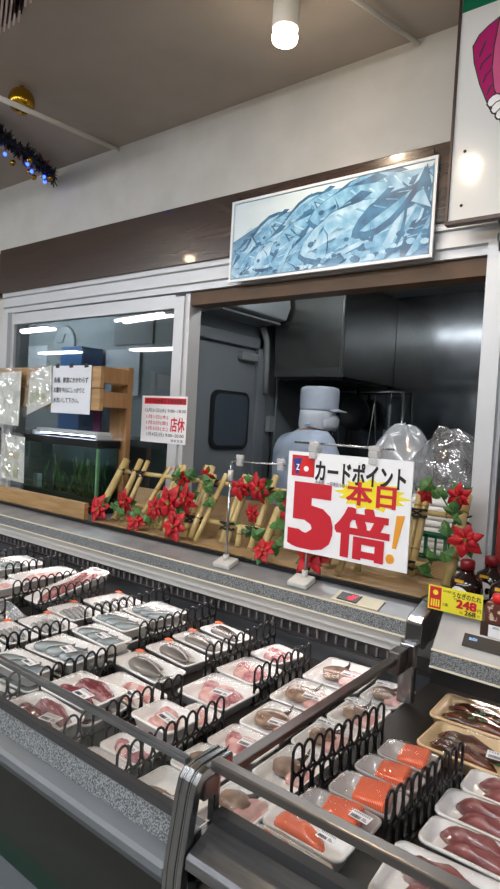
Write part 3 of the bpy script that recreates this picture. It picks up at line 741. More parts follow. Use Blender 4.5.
P = [
 # name, x, y, w, d, ang, z, kind, lab, low, label
 ('whole_fish_pack', -2.60, 1.63, .21, .19, -6, ZS, 'silver', None, 0, 'upper tray of silver fish in the farthest left back bay of the case'),
 ('whole_fish_pack', -2.60, 1.63, .21, .19, -6, ZD, 'silver', None, 1, 'tray of fish lying beneath another in the farthest left back bay'),
 ('fillet_pack', -2.255, 1.36, .10, .17, 3, ZS, 'slices', None, 0, 'tray of brownish pink slices at the left edge behind the silver foil pouch'),
 ('fillet_pack', -2.255, 1.36, .10, .17, 3, ZD, 'slices', None, 1, 'tray underneath the brownish slices at the left edge of the case'),
 ('fillet_pack', -2.32, 1.64, .14, .24, 0, ZS, 'slices', None, 0, 'tray of pale slices just left of the long dark squid tray'),
 ('fillet_pack', -2.32, 1.64, .14, .24, 0, ZD, 'slices', None, 1, 'tray underneath the pale slices left of the long squid tray'),
 ('sardine_pack', -1.93, 1.658, .20, .135, -6, ZD, 'sardines', None, 0, 'backmost tray of small silver fish, third bay, touching the air grille'),
 ('sardine_pack', -1.945, 1.447, .19, .113, -3, ZD, 'sardines', None, 0, 'tray of small silver fish with orange sticker, second from back in its bay'),
 ('sardine_pack', -1.90, 1.302, .196, .10, -3, ZD, 'sardines', None, 0, 'tray of slim silver fish with orange sticker in the middle of the sardine row'),
 ('sardine_pack', -1.92, 1.155, .21, .10, -3, ZD, 'sardines', None, 0, 'tray of slim silver fish at the left edge with orange sticker on its corner'),
 ('sardine_pack', -1.82, 1.03, .19, .09, -6, ZD, 'sardines', None, 0, 'tray of slim fish lowest at the left edge, nearest the front of the sardine row'),
 ('whole_fish_pack', -1.648, 1.605, .178, .16, -4, ZS, 'silver', None, 0, 'upper tray of blue-grey fish at the back, right of the third rear divider'),
 ('whole_fish_pack', -1.648, 1.605, .178, .16, -4, ZD, 'silver', None, 1, 'tray underneath the backmost blue-grey fish tray'),
 ('whole_fish_pack', -1.656, 1.42, .19, .115, -3, ZS, 'silver', None, 0, 'tray of two blue-grey fish, second from back in its stack row'),
 ('whole_fish_pack', -1.656, 1.42, .19, .115, -3, ZD, 'silver', None, 1, 'tray underneath the second blue-grey fish tray from the back'),
 ('whole_fish_pack', -1.60, 1.285, .20, .105, -4, ZS, 'silver', LBR, 0, 'labelled tray of blue-grey fish in the middle of the stacked row'),
 ('whole_fish_pack', -1.60, 1.285, .20, .105, -4, ZD, 'silver', None, 1, 'tray underneath the labelled middle tray of blue-grey fish'),
 ('whole_fish_pack', -1.595, 1.145, .215, .13, 4, ZS, 'silver', (.2, -.2, -18), 0, 'broad tray of three shiny blue fish with a tilted price label'),
 ('whole_fish_pack', -1.595, 1.145, .215, .13, 4, ZD, 'silver', None, 1, 'tray underneath the broad tray of three shiny blue fish'),
 ('whole_fish_pack', -1.585, .985, .20, .085, 2, ZS, 'silver', (.26, -.1, -8), 0, 'front tray of blue fish in the stacked row, beside the steel rail'),
 ('whole_fish_pack', -1.585, .985, .20, .085, 2, ZD, 'silver', None, 1, 'tray underneath the front tray of blue fish beside the steel rail'),
 ('whole_fish_pack', -1.545, .875, .16, .08, 0, ZD, 'silver', None, 0, 'tray of fish behind the front glass at the left edge'),
 ('bream_pack', -1.40, 1.68, .19, .11, -7, ZD, 'bream', None, 0, 'backmost tray with one dark bream and orange sticker, by the grille'),
 ('bream_pack', -1.415, 1.555, .21, .098, -5, ZD, 'bream', None, 0, 'dark bream tray second from the grille, long fish and orange sticker'),
 ('bream_pack', -1.405, 1.432, .21, .098, -6, ZD, 'bream', None, 0, 'dark bream tray third from the grille, orange sticker at its head'),
 ('bream_pack', -1.40, 1.30, .225, .105, -4, ZD, 'bream', None, 0, 'nearest and largest of the dark bream trays with orange sticker'),
 ('pink_fillet_pack', -1.318, 1.155, .215, .098, -4, ZD, 'pinkfillet', (.28, -.3, -12), 0, 'tray of two pink striped fillets behind the dark red fillets'),
 ('red_fillet_pack', -1.325, 1.02, .19, .105, 2, ZS, 'redfillet', (.25, -.3, -8), 0, 'tray of two dark red fillets right above the front rail'),
 ('red_fillet_pack', -1.325, 1.02, .19, .105, 2, ZD, 'redfillet', None, 1, 'tray underneath the dark red fillets at the front rail'),
 ('red_fish_pack', -1.30, .875, .20, .095, -2, ZS, 'redfillet', (.34, -.25, 14), 0, 'wrapped red fish with white label behind the front glass on the left'),
 ('red_fish_pack', -1.30, .875, .20, .095, -2, ZD, 'redfillet', None, 1, 'tray underneath the wrapped red fish behind the front glass'),
 ('fillet_pack', -1.125, 1.67, .125, .115, -8, ZD, 'chunks', None, 0, 'backmost tray of pink pieces right of the bream trays'),
 ('fillet_pack', -1.128, 1.51, .15, .115, -4, ZD, 'chunks', None, 0, 'second tray of rose pieces from the grille, between two rear dividers'),
 ('fillet_pack', -1.12, 1.345, .172, .135, 0, ZD, 'chunks', (.22, -.2, 8), 0, 'labelled tray of deep rose pieces at the rear divider ends'),
 ('fillet_pack', -1.03, 1.17, .10, .09, -4, ZD, 'slices', None, 0, 'small tray of pink slices peeping out right of the rose slice tray'),
 ('fillet_pack', -1.05, 1.06, .138, .115, -1, ZS, 'slices', (.25, -.25, -10), 0, 'large-rimmed tray of rose slices standing on another tray mid front bay'),
 ('fillet_pack', -1.05, 1.06, .138, .115, -1, ZD, 'slices', None, 1, 'tray underneath the rose slices in the middle front bay'),
 ('fillet_pack', -1.055, .94, .135, .075, 0, ZD, 'chunks', (.2, -.2, -10), 0, 'tray of rose pieces just behind the steel rail, between two front dividers'),
 ('fillet_pack', -1.055, .855, .13, .075, 0, ZD, 'slices', None, 0, 'tray of pale yellowish slices behind the front glass in the middle'),
 ('flounder_pack', -.935, 1.705, .178, .160, 3, ZD, 'flounder', (.22, -.14, 4), 0, 'backmost flounder tray standing alone under the thermometer'),
 ('flounder_pack', -.925, 1.49, .152, .150, 3, ZD, 'flounder', (.24, -.2, 6), 0, 'flounder tray second from back in the left line of flounder'),
 ('flounder_pack', -.895, 1.315, .136, .146, 2, ZD, 'flounder', (.22, -.26, 6), 0, 'flounder tray third from back, whole brown piece with dark fin'),
 ('fillet_pack', -.89, 1.155, .142, .108, 0, ZD, 'chunks', (.24, -.2, 6), 0, 'labelled tray of rosy mixed pieces in front of the flounder line'),
 ('flounder_pack', -.89, 1.035, .132, .112, 0, ZD, 'flounder', None, 0, 'flounder tray half hidden by the chrome end frame'),
 ('tail_piece_pack', -.885, .915, .16, .110, -2, ZD, 'tails', (.25, -.22, 12), 0, 'tray of orange-finned fish tails behind the front glass by the chrome frame'),
 ('flounder_pack', -.735, 1.66, .112, .135, 0, ZD, 'flounder', (-.22, .1, 6), 0, 'flounder tray in the back right corner seen under the glass rail'),
 ('flounder_pack', -.745, 1.50, .12, .135, 0, ZD, 'flounder', (-.24, .1, 4), 0, 'flounder tray in the right line, second from back under the glass rail'),
 ('flounder_pack', -.745, 1.335, .12, .145, 0, ZD, 'flounder', (-.2, .2, 4), 0, 'flounder tray in the right line, third from back behind the glass rail'),
 ('flounder_pack', -.735, 1.17, .115, .14, 0, ZD, 'flounder', None, 0, 'flounder tray in the right line just behind the chrome frame'),
 ('flounder_pack', -.745, 1.005, .12, .13, 0, ZD, 'flounder', None, 0, 'clear wrapped flounder tray touching the glass divider beside the chrome frame'),
 ('salmon_pack', -.515, 1.225, .125, .080, 2, ZE, 'salmon', None, 0, 'salmon pack farthest back in the salmon bay'),
 ('salmon_pack', -.522, 1.138, .130, .078, -2, ZE, 'salmon', None, 0, 'salmon pack second from back in the salmon bay'),
 ('salmon_pack', -.528, 1.054, .135, .085, 1, ZE, 'salmon', None, 0, 'salmon pack with creased film, third from back in the salmon bay'),
 ('salmon_pack', -.548, .962, .145, .076, 0, ZE, 'salmon', (.33, -.1, -4), 0, 'labelled salmon pack fourth from back, left of the near divider'),
 ('salmon_pack', -.565, .880, .155, .068, 0, ZE, 'salmonlong', (.28, -.2, -4), 0, 'long salmon fillet pack with lid seen just above the front rail'),
 ('salmon_pack', -.565, .807, .155, .055, 0, ZE, 'salmonlong', (.28, -.2, -4), 0, 'long salmon fillet pack lying against the front glass'),
 ('tuna_pack', -.340, 1.235, .20, .075, 0, ZE, 'tuna', None, 0, 'tuna tray farthest back at the right edge'),
 ('tuna_pack', -.352, 1.14, .20, .080, 0, ZE, 'tuna', None, 0, 'tuna tray with a thick dark red block, second from back'),
 ('tuna_pack', -.346, 1.038, .20, .080, 0, ZE, 'tuna', (.3, -.2, 8), 0, 'tuna tray with long narrow block, second from the front'),
 ('tuna_pack', -.366, .935, .19, .10, 4, ZE, 'tuna', None, 0, 'tuna tray nearest the viewer behind the front rail'),
 ('eel_pack', -.500, 1.545, .21, .145, 2, ZE, 'eel', None, 0, 'cream tray of dark glazed eel sprinkled with green herbs'),
 ('eel_pack', -.465, 1.385, .20, .130, -1, ZE, 'eel2', (.33, -.2, 10), 0, 'cream tray of brown glazed eel with a green leaf sheet'),
]
def span(p):                               # y extent of a pack on the shelf
    dy = p[3]*math.sin(R(p[5])); return p[2]-p[4]+min(0, dy), p[2]+max(0, dy)
ext = []
for p in P:                                 # each pack reaches forward until it nearly touches the next one
    lim = .765 if p[6] < ZE-.001 and p[1] < -.6 else .775
    for q in P:
        if q is not p and abs(q[6]-p[6]) < .03 and min(p[1]+p[3], q[1]+q[3])-max(p[1], q[1]) > .006 and span(q)[1] < span(p)[0]+.012:
            lim = max(lim, span(q)[1]+.005)
    ext.append(max(-.012, min(.045, span(p)[0]-lim)))
for i, p in enumerate(P):                   # stacked pairs stay the same size
    for j, q in enumerate(P):
        if i != j and p[1:6] == q[1:6]: ext[i] = ext[j] = min(ext[i], ext[j])
for (nm, x, y, w, d, an, z, k, lab, low, label), e in zip(P, ext):
    d += e
    pack(nm, x, y, w, d, an, z, label, k, lab=lab, low=bool(low))
# the long squid tray leaning on the pack below it
pack('squid_pack', -2.098, 1.655, .122, .34, 0, .764, 'long tilted tray of dark purple squid between two rear dividers', 'squid', tilt=12)
t = thing('foil_pouch', (-2.045, 1.22, ZD), 'crumpled silver foil pouch at the left edge of the case', 'pouch')
fb = MB(); NX, NY2 = 14, 10; vs = []
rnd = random.Random(5)
top, bot = [], []
for j in range(NY2+1):
    for i in range(NX+1):
        u, v = i/NX*2-1, j/NY2*2-1; e = max(0, (1-abs(u)**2.5)*(1-abs(v)**2.5))
        top.append((-2.045+u*.075, 1.20+v*.06, ZD+.008+e*.05+rnd.uniform(-.004, .004)*e)); bot.append((-2.045+u*.075, 1.20+v*.06, ZD+.004-.003*e))
q = []
for j in range(NY2):
    for i in range(NX):
        a = j*(NX+1)+i; q.append((a, a+1, a+NX+2, a+NX+1))
fb.add(top, q, 0, True).add(bot, [f[::-1] for f in q], 0, True)
part('pouch_body', fb, 'foil', t)

# ------------------------------------------------------------------ black chain dividers
def divider_mesh(L, n, h):
    def f():
        mb = MB(); p = L/n; r = .0031
        def ring(cy, cz, hw, hh):
            pts = []
            for k in range(14):
                a = 2*math.pi*k/14; c, s_ = math.cos(a), math.sin(a)
                pts.append((0, cy+hw*c, cz+(hh-hw)*(1 if s_ > 0 else -1)*(abs(s_)**.35)+hw*s_ if hh > hw else cz+hh*s_))
            mb.tube(pts, r, 5, closed=True)
        for i in range(n):
            cy = p*(i+.5); hw = p*.46
            ring(cy, h*.73, hw, h*.265); ring(cy, h*.235, hw*.9, h*.215)
            mb.box(-.0022, .0022, cy-hw*1.0, cy+hw*1.0, h*.445, h*.485)
        mb.box(-.010, .010, 0, L, 0, .003); mb.box(-.002, .002, 0, .004, 0, h*.9); mb.box(-.002, .002, L-.004, L, 0, h*.9)
        return mb.mesh('divider', 'black_plastic')
    return cached(('div', round(L, 3), n, h), f)
def divider(x0, y0, x1, y1, z, n, label, h=.108):
    L = math.hypot(x1-x0, y1-y0); a = math.atan2(-(x1-x0), y1-y0)
    o = link('rack_divider', divider_mesh(L, n, h), None, (x0, y0, z), (0, 0, a))
    tag(o, label, 'divider', 'black chain link dividers between the fish packs')
D = [(-2.635, 1.44, -2.635, 1.70, ZD, 7, 'black looped divider at the extreme left edge, back row'),
 (-2.38, 1.40, -2.38, 1.70, ZD, 8, 'black looped divider second from the left in the back row'),
 (-2.118, 1.28, -2.118, 1.62, ZD, 9, 'black looped divider left of the long squid tray'),
 (-1.957, 1.262, -1.957, 1.60, ZD, 9, 'black looped divider in front of the long squid tray'),
 (-1.96, .98, -1.96, 1.16, ZD, 5, 'short black looped divider at the left edge left of the slim silver fish'),
 (-1.676, 1.287, -1.676, 1.70, ZD, 11, 'rear black divider between small silver fish and stacked blue fish'),
 (-1.625, .90, -1.625, 1.19, ZD, 8, 'front black divider left of the broad blue fish tray'),
 (-1.432, 1.32, -1.432, 1.70, ZD, 10, 'rear black divider between stacked blue fish and dark bream'),
 (-1.345, .90, -1.345, 1.152, ZD, 7, 'front black divider left of the dark red fillets'),
 (-1.37, .79, -1.37, .86, ZD, 2, 'stub of black divider behind the front glass at the left edge'),
 (-1.15, 1.33, -1.15, 1.69, ZD, 10, 'rear black divider between dark bream and rose pieces'),
 (-1.075, .90, -1.065, 1.144, ZD, 7, 'front black divider between red fillets and rose slices'),
 (-1.082, .79, -1.080, .87, ZD, 2, 'stub of black divider behind the front glass below the red fillets'),
 (-.953, 1.31, -.945, 1.59, ZD, 8, 'rear black divider between rose pieces and flounder trays'),
 (-.905, .79, -.905, 1.127, ZD, 10, 'front black divider between rose slices and the labelled rosy pieces'),
 (-.578, .93, -.532, 1.225, ZE, 10, 'black divider along the left side of the salmon packs'),
 (-.385, .918, -.345, 1.18, ZE, 10, 'black divider between the salmon packs and the tuna trays')]
for d in D: divider(*d)

# ------------------------------------------------------------------ bamboo fences on the ledge
LZ = 1.0295
single('reed_mat', MB().box(-2.10, -.62, 1.606, 1.90, LZ, LZ+.006), 'reed_flat', 'flat woven reed mat lying along the ledge under the bamboo fences', 'mat')
def reed_back(x0, x1, z1, label, ya=1.80, yb=1.85):
    mb = MB().loops([[(x0, ya, LZ+.008), (x1, ya, LZ+.008), (x1, ya+.006, LZ+.008), (x0, ya+.006, LZ+.008)], [(x0, yb, z1), (x1, yb, z1), (x1, yb+.006, z1), (x0, yb+.006, z1)]], 0, False)
    single('reed_screen', mb, 'reed', label, 'screen', 'upright reed screens behind the bamboo fences')
reed_back(-2.06, -1.72, 1.175, 'reed screen leaning behind the leftmost bamboo fence')
reed_back(-1.70, -1.15, 1.195, 'reed screen leaning behind the middle bamboo fence')
reed_back(-1.05, -.63, 1.09, 'low reed screen behind the rightmost bamboo fence', 1.862, 1.880)
def bamboo(mb, p0, p1, r, mi=0, nodes=2):
    p0, p1 = Vector(p0), Vector(p1); pts = [p0, p0.lerp(p1, .25), p0.lerp(p1, .5), p0.lerp(p1, .75), p1]
    mb.tube(pts, r, 10, 0)
    d = (p1-p0).normalized()
    for k in range(nodes):
        c = p0.lerp(p1, (k+.6)/nodes); mb.tube([c-d*.003, c, c+d*.003], r*1.1, 10, 1, radii=[r*1.01, r*1.13, r*1.01])
FT = 'bamboo fences decorated with red flowers'
def fence(x0, label, posts, bars, props):
    t = thing('bamboo_fence', (x0, 1.70, LZ), label, 'bamboo fence', FT)
    ties = []
    for (x, yb, yt, zt, r, dbl) in posts:
        for k in range(dbl):
            mb = MB(); xx = x+k*r*2.05
            bamboo(mb, (xx, yb, LZ+.018), (xx, yt, zt), r); part('post', mb, ['bamboo', 'bamboo_node'], t)
    for (xa, xb, y, z, r) in bars:
        mb = MB(); bamboo(mb, (xa, y, z), (xb, y, z+.004), r, nodes=3); part('crossbar', mb, ['bamboo', 'bamboo_node'], t)
    for (x, yb, yt, zt, r) in props:
        mb = MB(); bamboo(mb, (x, yb, LZ+.016), (x, yt, zt), r, nodes=1); part('prop', mb, ['bamboo', 'bamboo_node'], t)
    for (x, yb, yt, zt, r, dbl) in posts:
        for (xa, xb, y, z, rb) in bars:
            if xa-.02 < x < xb+.02 and r < .02:
                mb = MB(); c = Vector((x+r*(dbl-1), y-.004, z))
                for dx, dz in ((.030, .014), (.030, -.014), (-.030, .012), (-.028, -.016)):
                    mb.bar(c+Vector((0, -.012, 0)), c+Vector((dx, -.016, dz)), .005, .005)
                mb.tube([c+Vector((-.016*dbl, -.004, .010)), c+Vector((0, -.020, .012)), c+Vector((.016*dbl, -.004, .010))], .004, 6)
                mb.tube([c+Vector((-.016*dbl, -.004, -.010)), c+Vector((0, -.020, -.012)), c+Vector((.016*dbl, -.004, -.010))], .004, 6)
                part('cord_tie', mb, 'tie_black', t)
    return t
fence(-1.92, 'leftmost bamboo fence, beside the wooden post of the fish tank',
  [(-2.125, 1.672, 1.83, 1.295, .0165, 1), (-2.028, 1.69, 1.828, 1.303, .0125, 1), (-1.99, 1.70, 1.836, 1.300, .0105, 1), (-1.775, 1.69, 1.828, 1.300, .0115, 2)],
  [(-2.13, -1.64, 1.812, 1.243, .0095), (-2.02, -1.64, 1.728, 1.115, .0095)],
  [(-1.855, 1.66, 1.84, 1.285, .010), (-1.90, 1.70, 1.71, 1.10, .012), (-1.68, 1.66, 1.67, 1.10, .011), (-1.805, 1.675, 1.685, 1.10, .013)])
fence(-1.42, 'middle bamboo fence with doubled posts, behind the metal sign stand',
  [(-1.60, 1.69, 1.80, 1.315, .0125, 2), (-1.415, 1.69, 1.812, 1.295, .0115, 2), (-1.28, 1.69, 1.826, 1.305, .0125, 1), (-1.545, 1.66, 1.78, 1.285, .012, 1)],
  [(-1.64, -1.17, 1.792, 1.252, .0095), (-1.64, -1.17, 1.715, 1.112, .0095)],
  [(-1.50, 1.64, 1.80, 1.29, .010), (-1.345, 1.70, 1.71, 1.12, .011), (-1.575, 1.66, 1.665, 1.10, .012), (-1.20, 1.645, 1.74, 1.20, .015)])
fence(-.80, 'rightmost bamboo fence at the aluminium post, with green basket behind',
  [(-.748, 1.80, 1.900, 1.312, .0115, 2), (-.592, 1.75, 1.875, 1.312, .017, 1), (-.98, 1.72, 1.84, 1.305, .012, 1), (-.86, 1.70, 1.72, 1.13, .011, 1)],
  [(-1.03, -.585, 1.862, 1.240, .0095), (-1.03, -.66, 1.790, 1.085, .0095)],
  [(-.90, 1.65, 1.80, 1.22, .011)])

# red flowers
def poinsettia(x, y, z, s, tip, label, rz=0, leafy=True):
    t = thing('poinsettia', (x, y, z), label, 'flower', 'red fabric flowers on the bamboo fences', (R(90+tip), R(rz), R(random.uniform(-8, 8))))
    pm = MB(); rnd = random.Random(int(abs(x)*1000)+int(z*977))
    for ring, (n, rad, wd, el) in enumerate(((6, 1.0, .30, .10), (5, .72, .26, .34), (4, .42, .18, .6))):
        for k in range(n):
            a = 2*math.pi*(k+.5*ring)/n+rnd.uniform(-.15, .15); rr = s*rad*rnd.uniform(.85, 1.1)
            c, s_ = math.cos(a), math.sin(a)
            def P(u, v, h): return (c*u*rr-s_*v*rr, s_*u*rr+c*v*rr, h*rr+.004*ring)
            e = el; cur = rnd.uniform(-.25, .05)
            rows = [(.05, .05, 0), (.3, wd*.85, e*.3+.03), (.55, wd, e*.5+.05), (.8, wd*.55, e*.6+cur*.4), (1.0, .02, e*.55+cur)]
            vs = []; fs = []
            for u, w, h in rows: vs += [P(u, -w, h+.05), P(u, 0, h), P(u, w, h+.05)]
            for i in range(4):
                for j in range(2): b = i*3+j; fs.append((b, b+1, b+4, b+3))
            pm.add(vs, fs, 0, True)
    o = link('petals', pm.mesh('petals', 'petal'), t)
    sm = o.modifiers.new('thick', 'SOLIDIFY'); sm.thickness = .0012
    cm = MB()
    for k in range(7): cm.sphere((rnd.uniform(-.1, .1)*s, rnd.uniform(-.1, .1)*s, .22*s), .055*s, 5)
    link('flower_centre', cm.mesh('flower_centre', 'flower_eye'), t)
    if leafy:
        lm = MB()
        for k in range(2):
            a = rnd.uniform(0, 6.28); c, s_ = math.cos(a), math.sin(a); r1 = s*1.02
            def Q(u, v, h): return (c*u*r1-s_*v*r1, s_*u*r1+c*v*r1, h*r1-.006)
            lm.add([Q(.2, 0, -.02), Q(.6, -.3, 0), Q(1.1, 0, -.1), Q(.6, .3, 0)], [(0, 1, 2, 3)], 0, False)
        l = link('leaf', lm.mesh('leaf', 'leaf'), t); sm = l.modifiers.new('thick', 'SOLIDIFY'); sm.thickness = .001
FL = [(-2.085, 1.655, 1.088, .066, -18, 'red poinsettia lowest on the left end of the leftmost fence', 40),
 (-1.935, 1.67, 1.135, .058, 10, 'red poinsettia on the lower bar, second from the left', -20),
 (-1.83, 1.645, 1.072, .058, -30, 'drooping red poinsettia at the foot of the leftmost fence', 10),
 (-1.745, 1.66, 1.135, .060, -10, 'red poinsettia left in the big cluster, half turned away', 25),
 (-1.655, 1.655, 1.17, .080, 0, 'largest red poinsettia in the middle of the big cluster', 0),
 (-1.645, 1.70, 1.262, .056, 20, 'red poinsettia topmost in the big cluster', 0),
 (-1.575, 1.665, 1.192, .066, 5, 'red poinsettia right in the big cluster', 30),
 (-1.605, 1.635, 1.088, .074, -12, 'red poinsettia at the bottom of the big cluster', 0),
 (-1.545, 1.735, 1.285, .040, 25, 'small red poinsettia on the top bar right of the big cluster', 0),
 (-1.36, 1.72, 1.255, .052, 10, 'red poinsettia just right of the metal sign stand', -25),
 (-1.275, 1.72, 1.265, .064, 8, 'red poinsettia on the top bar between stand and big sign', 15),
 (-1.32, 1.75, 1.165, .042, 0, 'dark red poinsettia low behind the lower bar of the middle fence', 0),
 (-1.135, 1.715, 1.20, .062, 0, 'red poinsettia peeping out at the left edge of the big sign', 30),
 (-1.155, 1.60, 1.075, .050, -35, 'red poinsettia hanging over the steel edge left of the big sign', 0),
 (-.965, 1.61, 1.095, .078, -25, 'red poinsettia under the lower edge of the big sign', 0),
 (-.66, 1.775, 1.29, .036, 10, 'small red poinsettia right at the edge of the big sign', 0),
 (-.605, 1.735, 1.285, .042, 15, 'red poinsettia on top of the rightmost fence', 30),
 (-.535, 1.71, 1.205, .056, 0, 'red poinsettia at the thick right bamboo post', -15)]
FL[15] = (-.690, 1.80, 1.312, .036, 10, FL[15][5], 0)
FL[16] = (-.588, 1.79, 1.315, .046, 15, FL[16][5], 30)
for f in FL: poinsettia(f[0], f[1], f[2], f[3]*.94, *f[4:])
# artificial ivy sprays
def ivy(pts, label, n, seed):
    t = thing('ivy_spray', pts[0], label, 'ivy', 'green ivy sprays woven into the bamboo fences')
    part('stem', MB().tube(pts, .0028, 6), 'leaf', t)
    rnd = random.Random(seed); V_ = [Vector(p) for p in pts]
    for i in range(n):
        f = (i+.3)/n*(len(V_)-1); k = int(f); p = V_[k].lerp(V_[k+1], f-k)+Vector((rnd.uniform(-.02, .02), rnd.uniform(-.025, -.005), rnd.uniform(-.015, .015)))
        s = rnd.uniform(.034, .050); M3 = Euler((R(90)+rnd.uniform(-.7, .7), rnd.uniform(-3, 3), rnd.uniform(-.6, .6))).to_matrix()
        M3 = Euler((R(90)+rnd.uniform(-.6, .6), 0, rnd.uniform(-.6, .6))).to_matrix() @ Matrix.Rotation(rnd.uniform(0, 6.28), 3, 'Z')
        out = [(0, -.5), (.35, -.35), (.62, -.05), (.32, .1), (.3, .42), (.0, .75), (-.3, .42), (-.32, .1), (-.62, -.05), (-.35, -.35)]
        mb = MB(); mb.add([p+M3 @ Vector((0, 0, .012*s/.04))]+[p+M3 @ Vector((a*s, b*s, 0)) for a, b in out], [(0, 1+j, 1+(j+1) % 10) for j in range(10)], 0, False)
        o = part('leaf', mb, 'leaf', t); sm = o.modifiers.new('thick', 'SOLIDIFY'); sm.thickness = .0008
ivy([(-2.06, 1.665, 1.10), (-1.97, 1.68, 1.10), (-1.87, 1.66, 1.10), (-1.72, 1.66, 1.07)], 'ivy spray along the lower bar of the leftmost fence', 7, 1)
ivy([(-1.70, 1.70, 1.27), (-1.62, 1.70, 1.29), (-1.52, 1.72, 1.27), (-1.50, 1.72, 1.16)], 'ivy spray above the big flower cluster', 7, 2)
ivy([(-1.33, 1.74, 1.30), (-1.25, 1.74, 1.24), (-1.17, 1.72, 1.24), (-1.15, 1.70, 1.12), (-1.16, 1.66, 1.06)], 'ivy spray running down beside the left edge of the big sign', 11, 3)
ivy([(-1.36, 1.74, 1.12), (-1.30, 1.73, 1.10), (-1.22, 1.70, 1.09)], 'ivy spray on the lower bar of the middle fence', 4, 4)
ivy([(-.70, 1.80, 1.33), (-.64, 1.79, 1.31), (-.585, 1.76, 1.25), (-.60, 1.72, 1.14), (-.68, 1.71, 1.09)], 'ivy spray curling around the rightmost fence', 9, 5)

# ------------------------------------------------------------------ the big point-card sign and its stand
t = thing('sign_stand', (-1.28, 1.56, 1.0), 'thin metal clip stand with white magnet foot, left of the big sign', 'sign stand', 'clip stands on the steel canopy')
def magnet(x):
    return MB().loops([[(x-.035, 1.520, 1.0068), (x+.035, 1.520, 1.0068), (x+.035, 1.575, 1.0222), (x-.035, 1.575, 1.0222)],
                       [(x-.035, 1.515, 1.022), (x+.035, 1.515, 1.022), (x+.035, 1.570, 1.040), (x-.035, 1.570, 1.040)]], 0, False)
part('magnet_foot', magnet(-1.27), 'white_enamel', t, .004)
part('pole', MB().tube([(-1.272, 1.548, 1.03), (-1.272, 1.548, 1.31)], .0045, 8).tube([(-1.272, 1.548, 1.31), (-1.272, 1.548, 1.365)], .0035, 8), 'utensil', t)
part('collar', MB().tube([(-1.272, 1.548, 1.30), (-1.272, 1.548, 1.335)], .009, 10), 'white_enamel', t)
part('collar', MB().tube([(-1.272, 1.548, 1.03), (-1.272, 1.548, 1.05)], .010, 10), 'white_enamel', t)
part('arm', MB().tube([(-1.272, 1.548, 1.365), (-1.05, 1.548, 1.372)], .0032, 8), 'utensil', t)
for x in (-1.235, -1.07):
    part('clip', MB().box(x-.010, x+.010, 1.540, 1.556, 1.352, 1.380).box(x-.014, x+.014, 1.542, 1.554, 1.376, 1.390), 'lid_plastic', t, .003)
t = thing('sign_stand', (-.965, 1.56, 1.0), 'metal clip stand holding up the big point sign from behind', 'sign stand', 'clip stands on the steel canopy')
part('magnet_foot', magnet(-.967), 'white_enamel', t, .004)
part('pole', MB().tube([(-.965, 1.562, 1.03), (-.965, 1.562, 1.45)], .0045, 8), 'utensil', t)
part('collar', MB().tube([(-.965, 1.56, 1.03), (-.965, 1.56, 1.055)], .010, 10), 'white_enamel', t)
part('arm', MB().tube([(-1.03, 1.56, 1.446), (-.70, 1.56, 1.446)], .0035, 8), 'utensil', t)
for x in (-.95, -.752):
    part('clip', MB().box(x-.012, x+.012, 1.534, 1.5432, 1.400, 1.420).box(x-.012, x+.012, 1.5515, 1.570, 1.400, 1.420).box(x-.014, x+.014, 1.534, 1.570, 1.420, 1.438).box(x-.017, x+.017, 1.540, 1.555, 1.438, 1.452), 'lid_plastic', t, .003)
SX0, SX1, SZ0, SZ1 = -1.040, -.634, 1.113, 1.418
SW, SH = SX1-SX0, SZ1-SZ0
t = thing('point_sign', (-.837, 1.545, SZ0), 'large white sign announcing fivefold card points in red', 'sign')
part('board', MB().box(SX0, SX1, 1.546, 1.551, SZ0, SZ1), 'sign_white', t)
O = Vector((SX0, 1.546, SZ1)); U = UX*SW; V = -UZ*SH
def sg(body, u0, u1, v0, v1, m, off, name='print', lift=.0012):
    part(name, glyphs(body, (u0, u1, v1, v0), O, U, V, NY, off, lift), m, t)
def sp(pts, m, name, lift, p=None):
    return part(name, poly(pts, O, U, V, NY, lift), m, p or t)
star = []
for k in range(32):
    a = 2*math.pi*k/32; r = 1 if k % 2 == 0 else .78
    sx = .27 if k % 8 else .30
    star.append((.705+sx*r*math.cos(a), .345+.155*r*math.sin(a)))
sp(star, 'star_yellow', 'starburst', .0008)
sp([(.035, .035), (.235, .035), (.235, .245), (.035, .245)], 'ink_red', 'card_panel', .0008)
cd = sp([(.045, .075), (.195, .045), (.228, .19), (.075, .225)], 'ink_blue', 'card_picture', .0012)
sp([(.125, .06), (.197, .045), (.230, .19), (.10, .22)], 'cap_bright', 'card_half', .0015, cd)
sp([(.165+.022*math.cos(k*.52), .165+.028*math.sin(k*.52)) for k in range(12)], 'sign_white', 'card_dot', .0019, cd)
part('card_letter', glyphs('Z', (.075, .105, .185, .125), O, U, V, NY, .03, .0019), 'sign_white', cd)
sg('カードポイント', .245, .955, .06, .27, 'ink', .035, 'heading')
sg('会員様、一部商品を除く)', .25, .53, .265, .315, 'ink', .0, 'small_print')
sg('5', .03, .42, .30, .965, 'ink_red', .06, 'numeral')
sg('倍', .435, .865, .475, .965, 'ink_red', .045, 'times_character', .0016)
sg('本日', .515, .895, .235, .455, 'ink_red', .035, 'today_characters', .0018)
sp([(.905, .50), (.965, .49), (.915, .80), (.885, .80)], 'ink_orange', 'exclamation_mark', .0016)
sp([(.875+.032*math.cos(k*.45), .90+.045*math.sin(k*.45)) for k in range(14)], 'ink_orange', 'exclamation_dot', .0016)

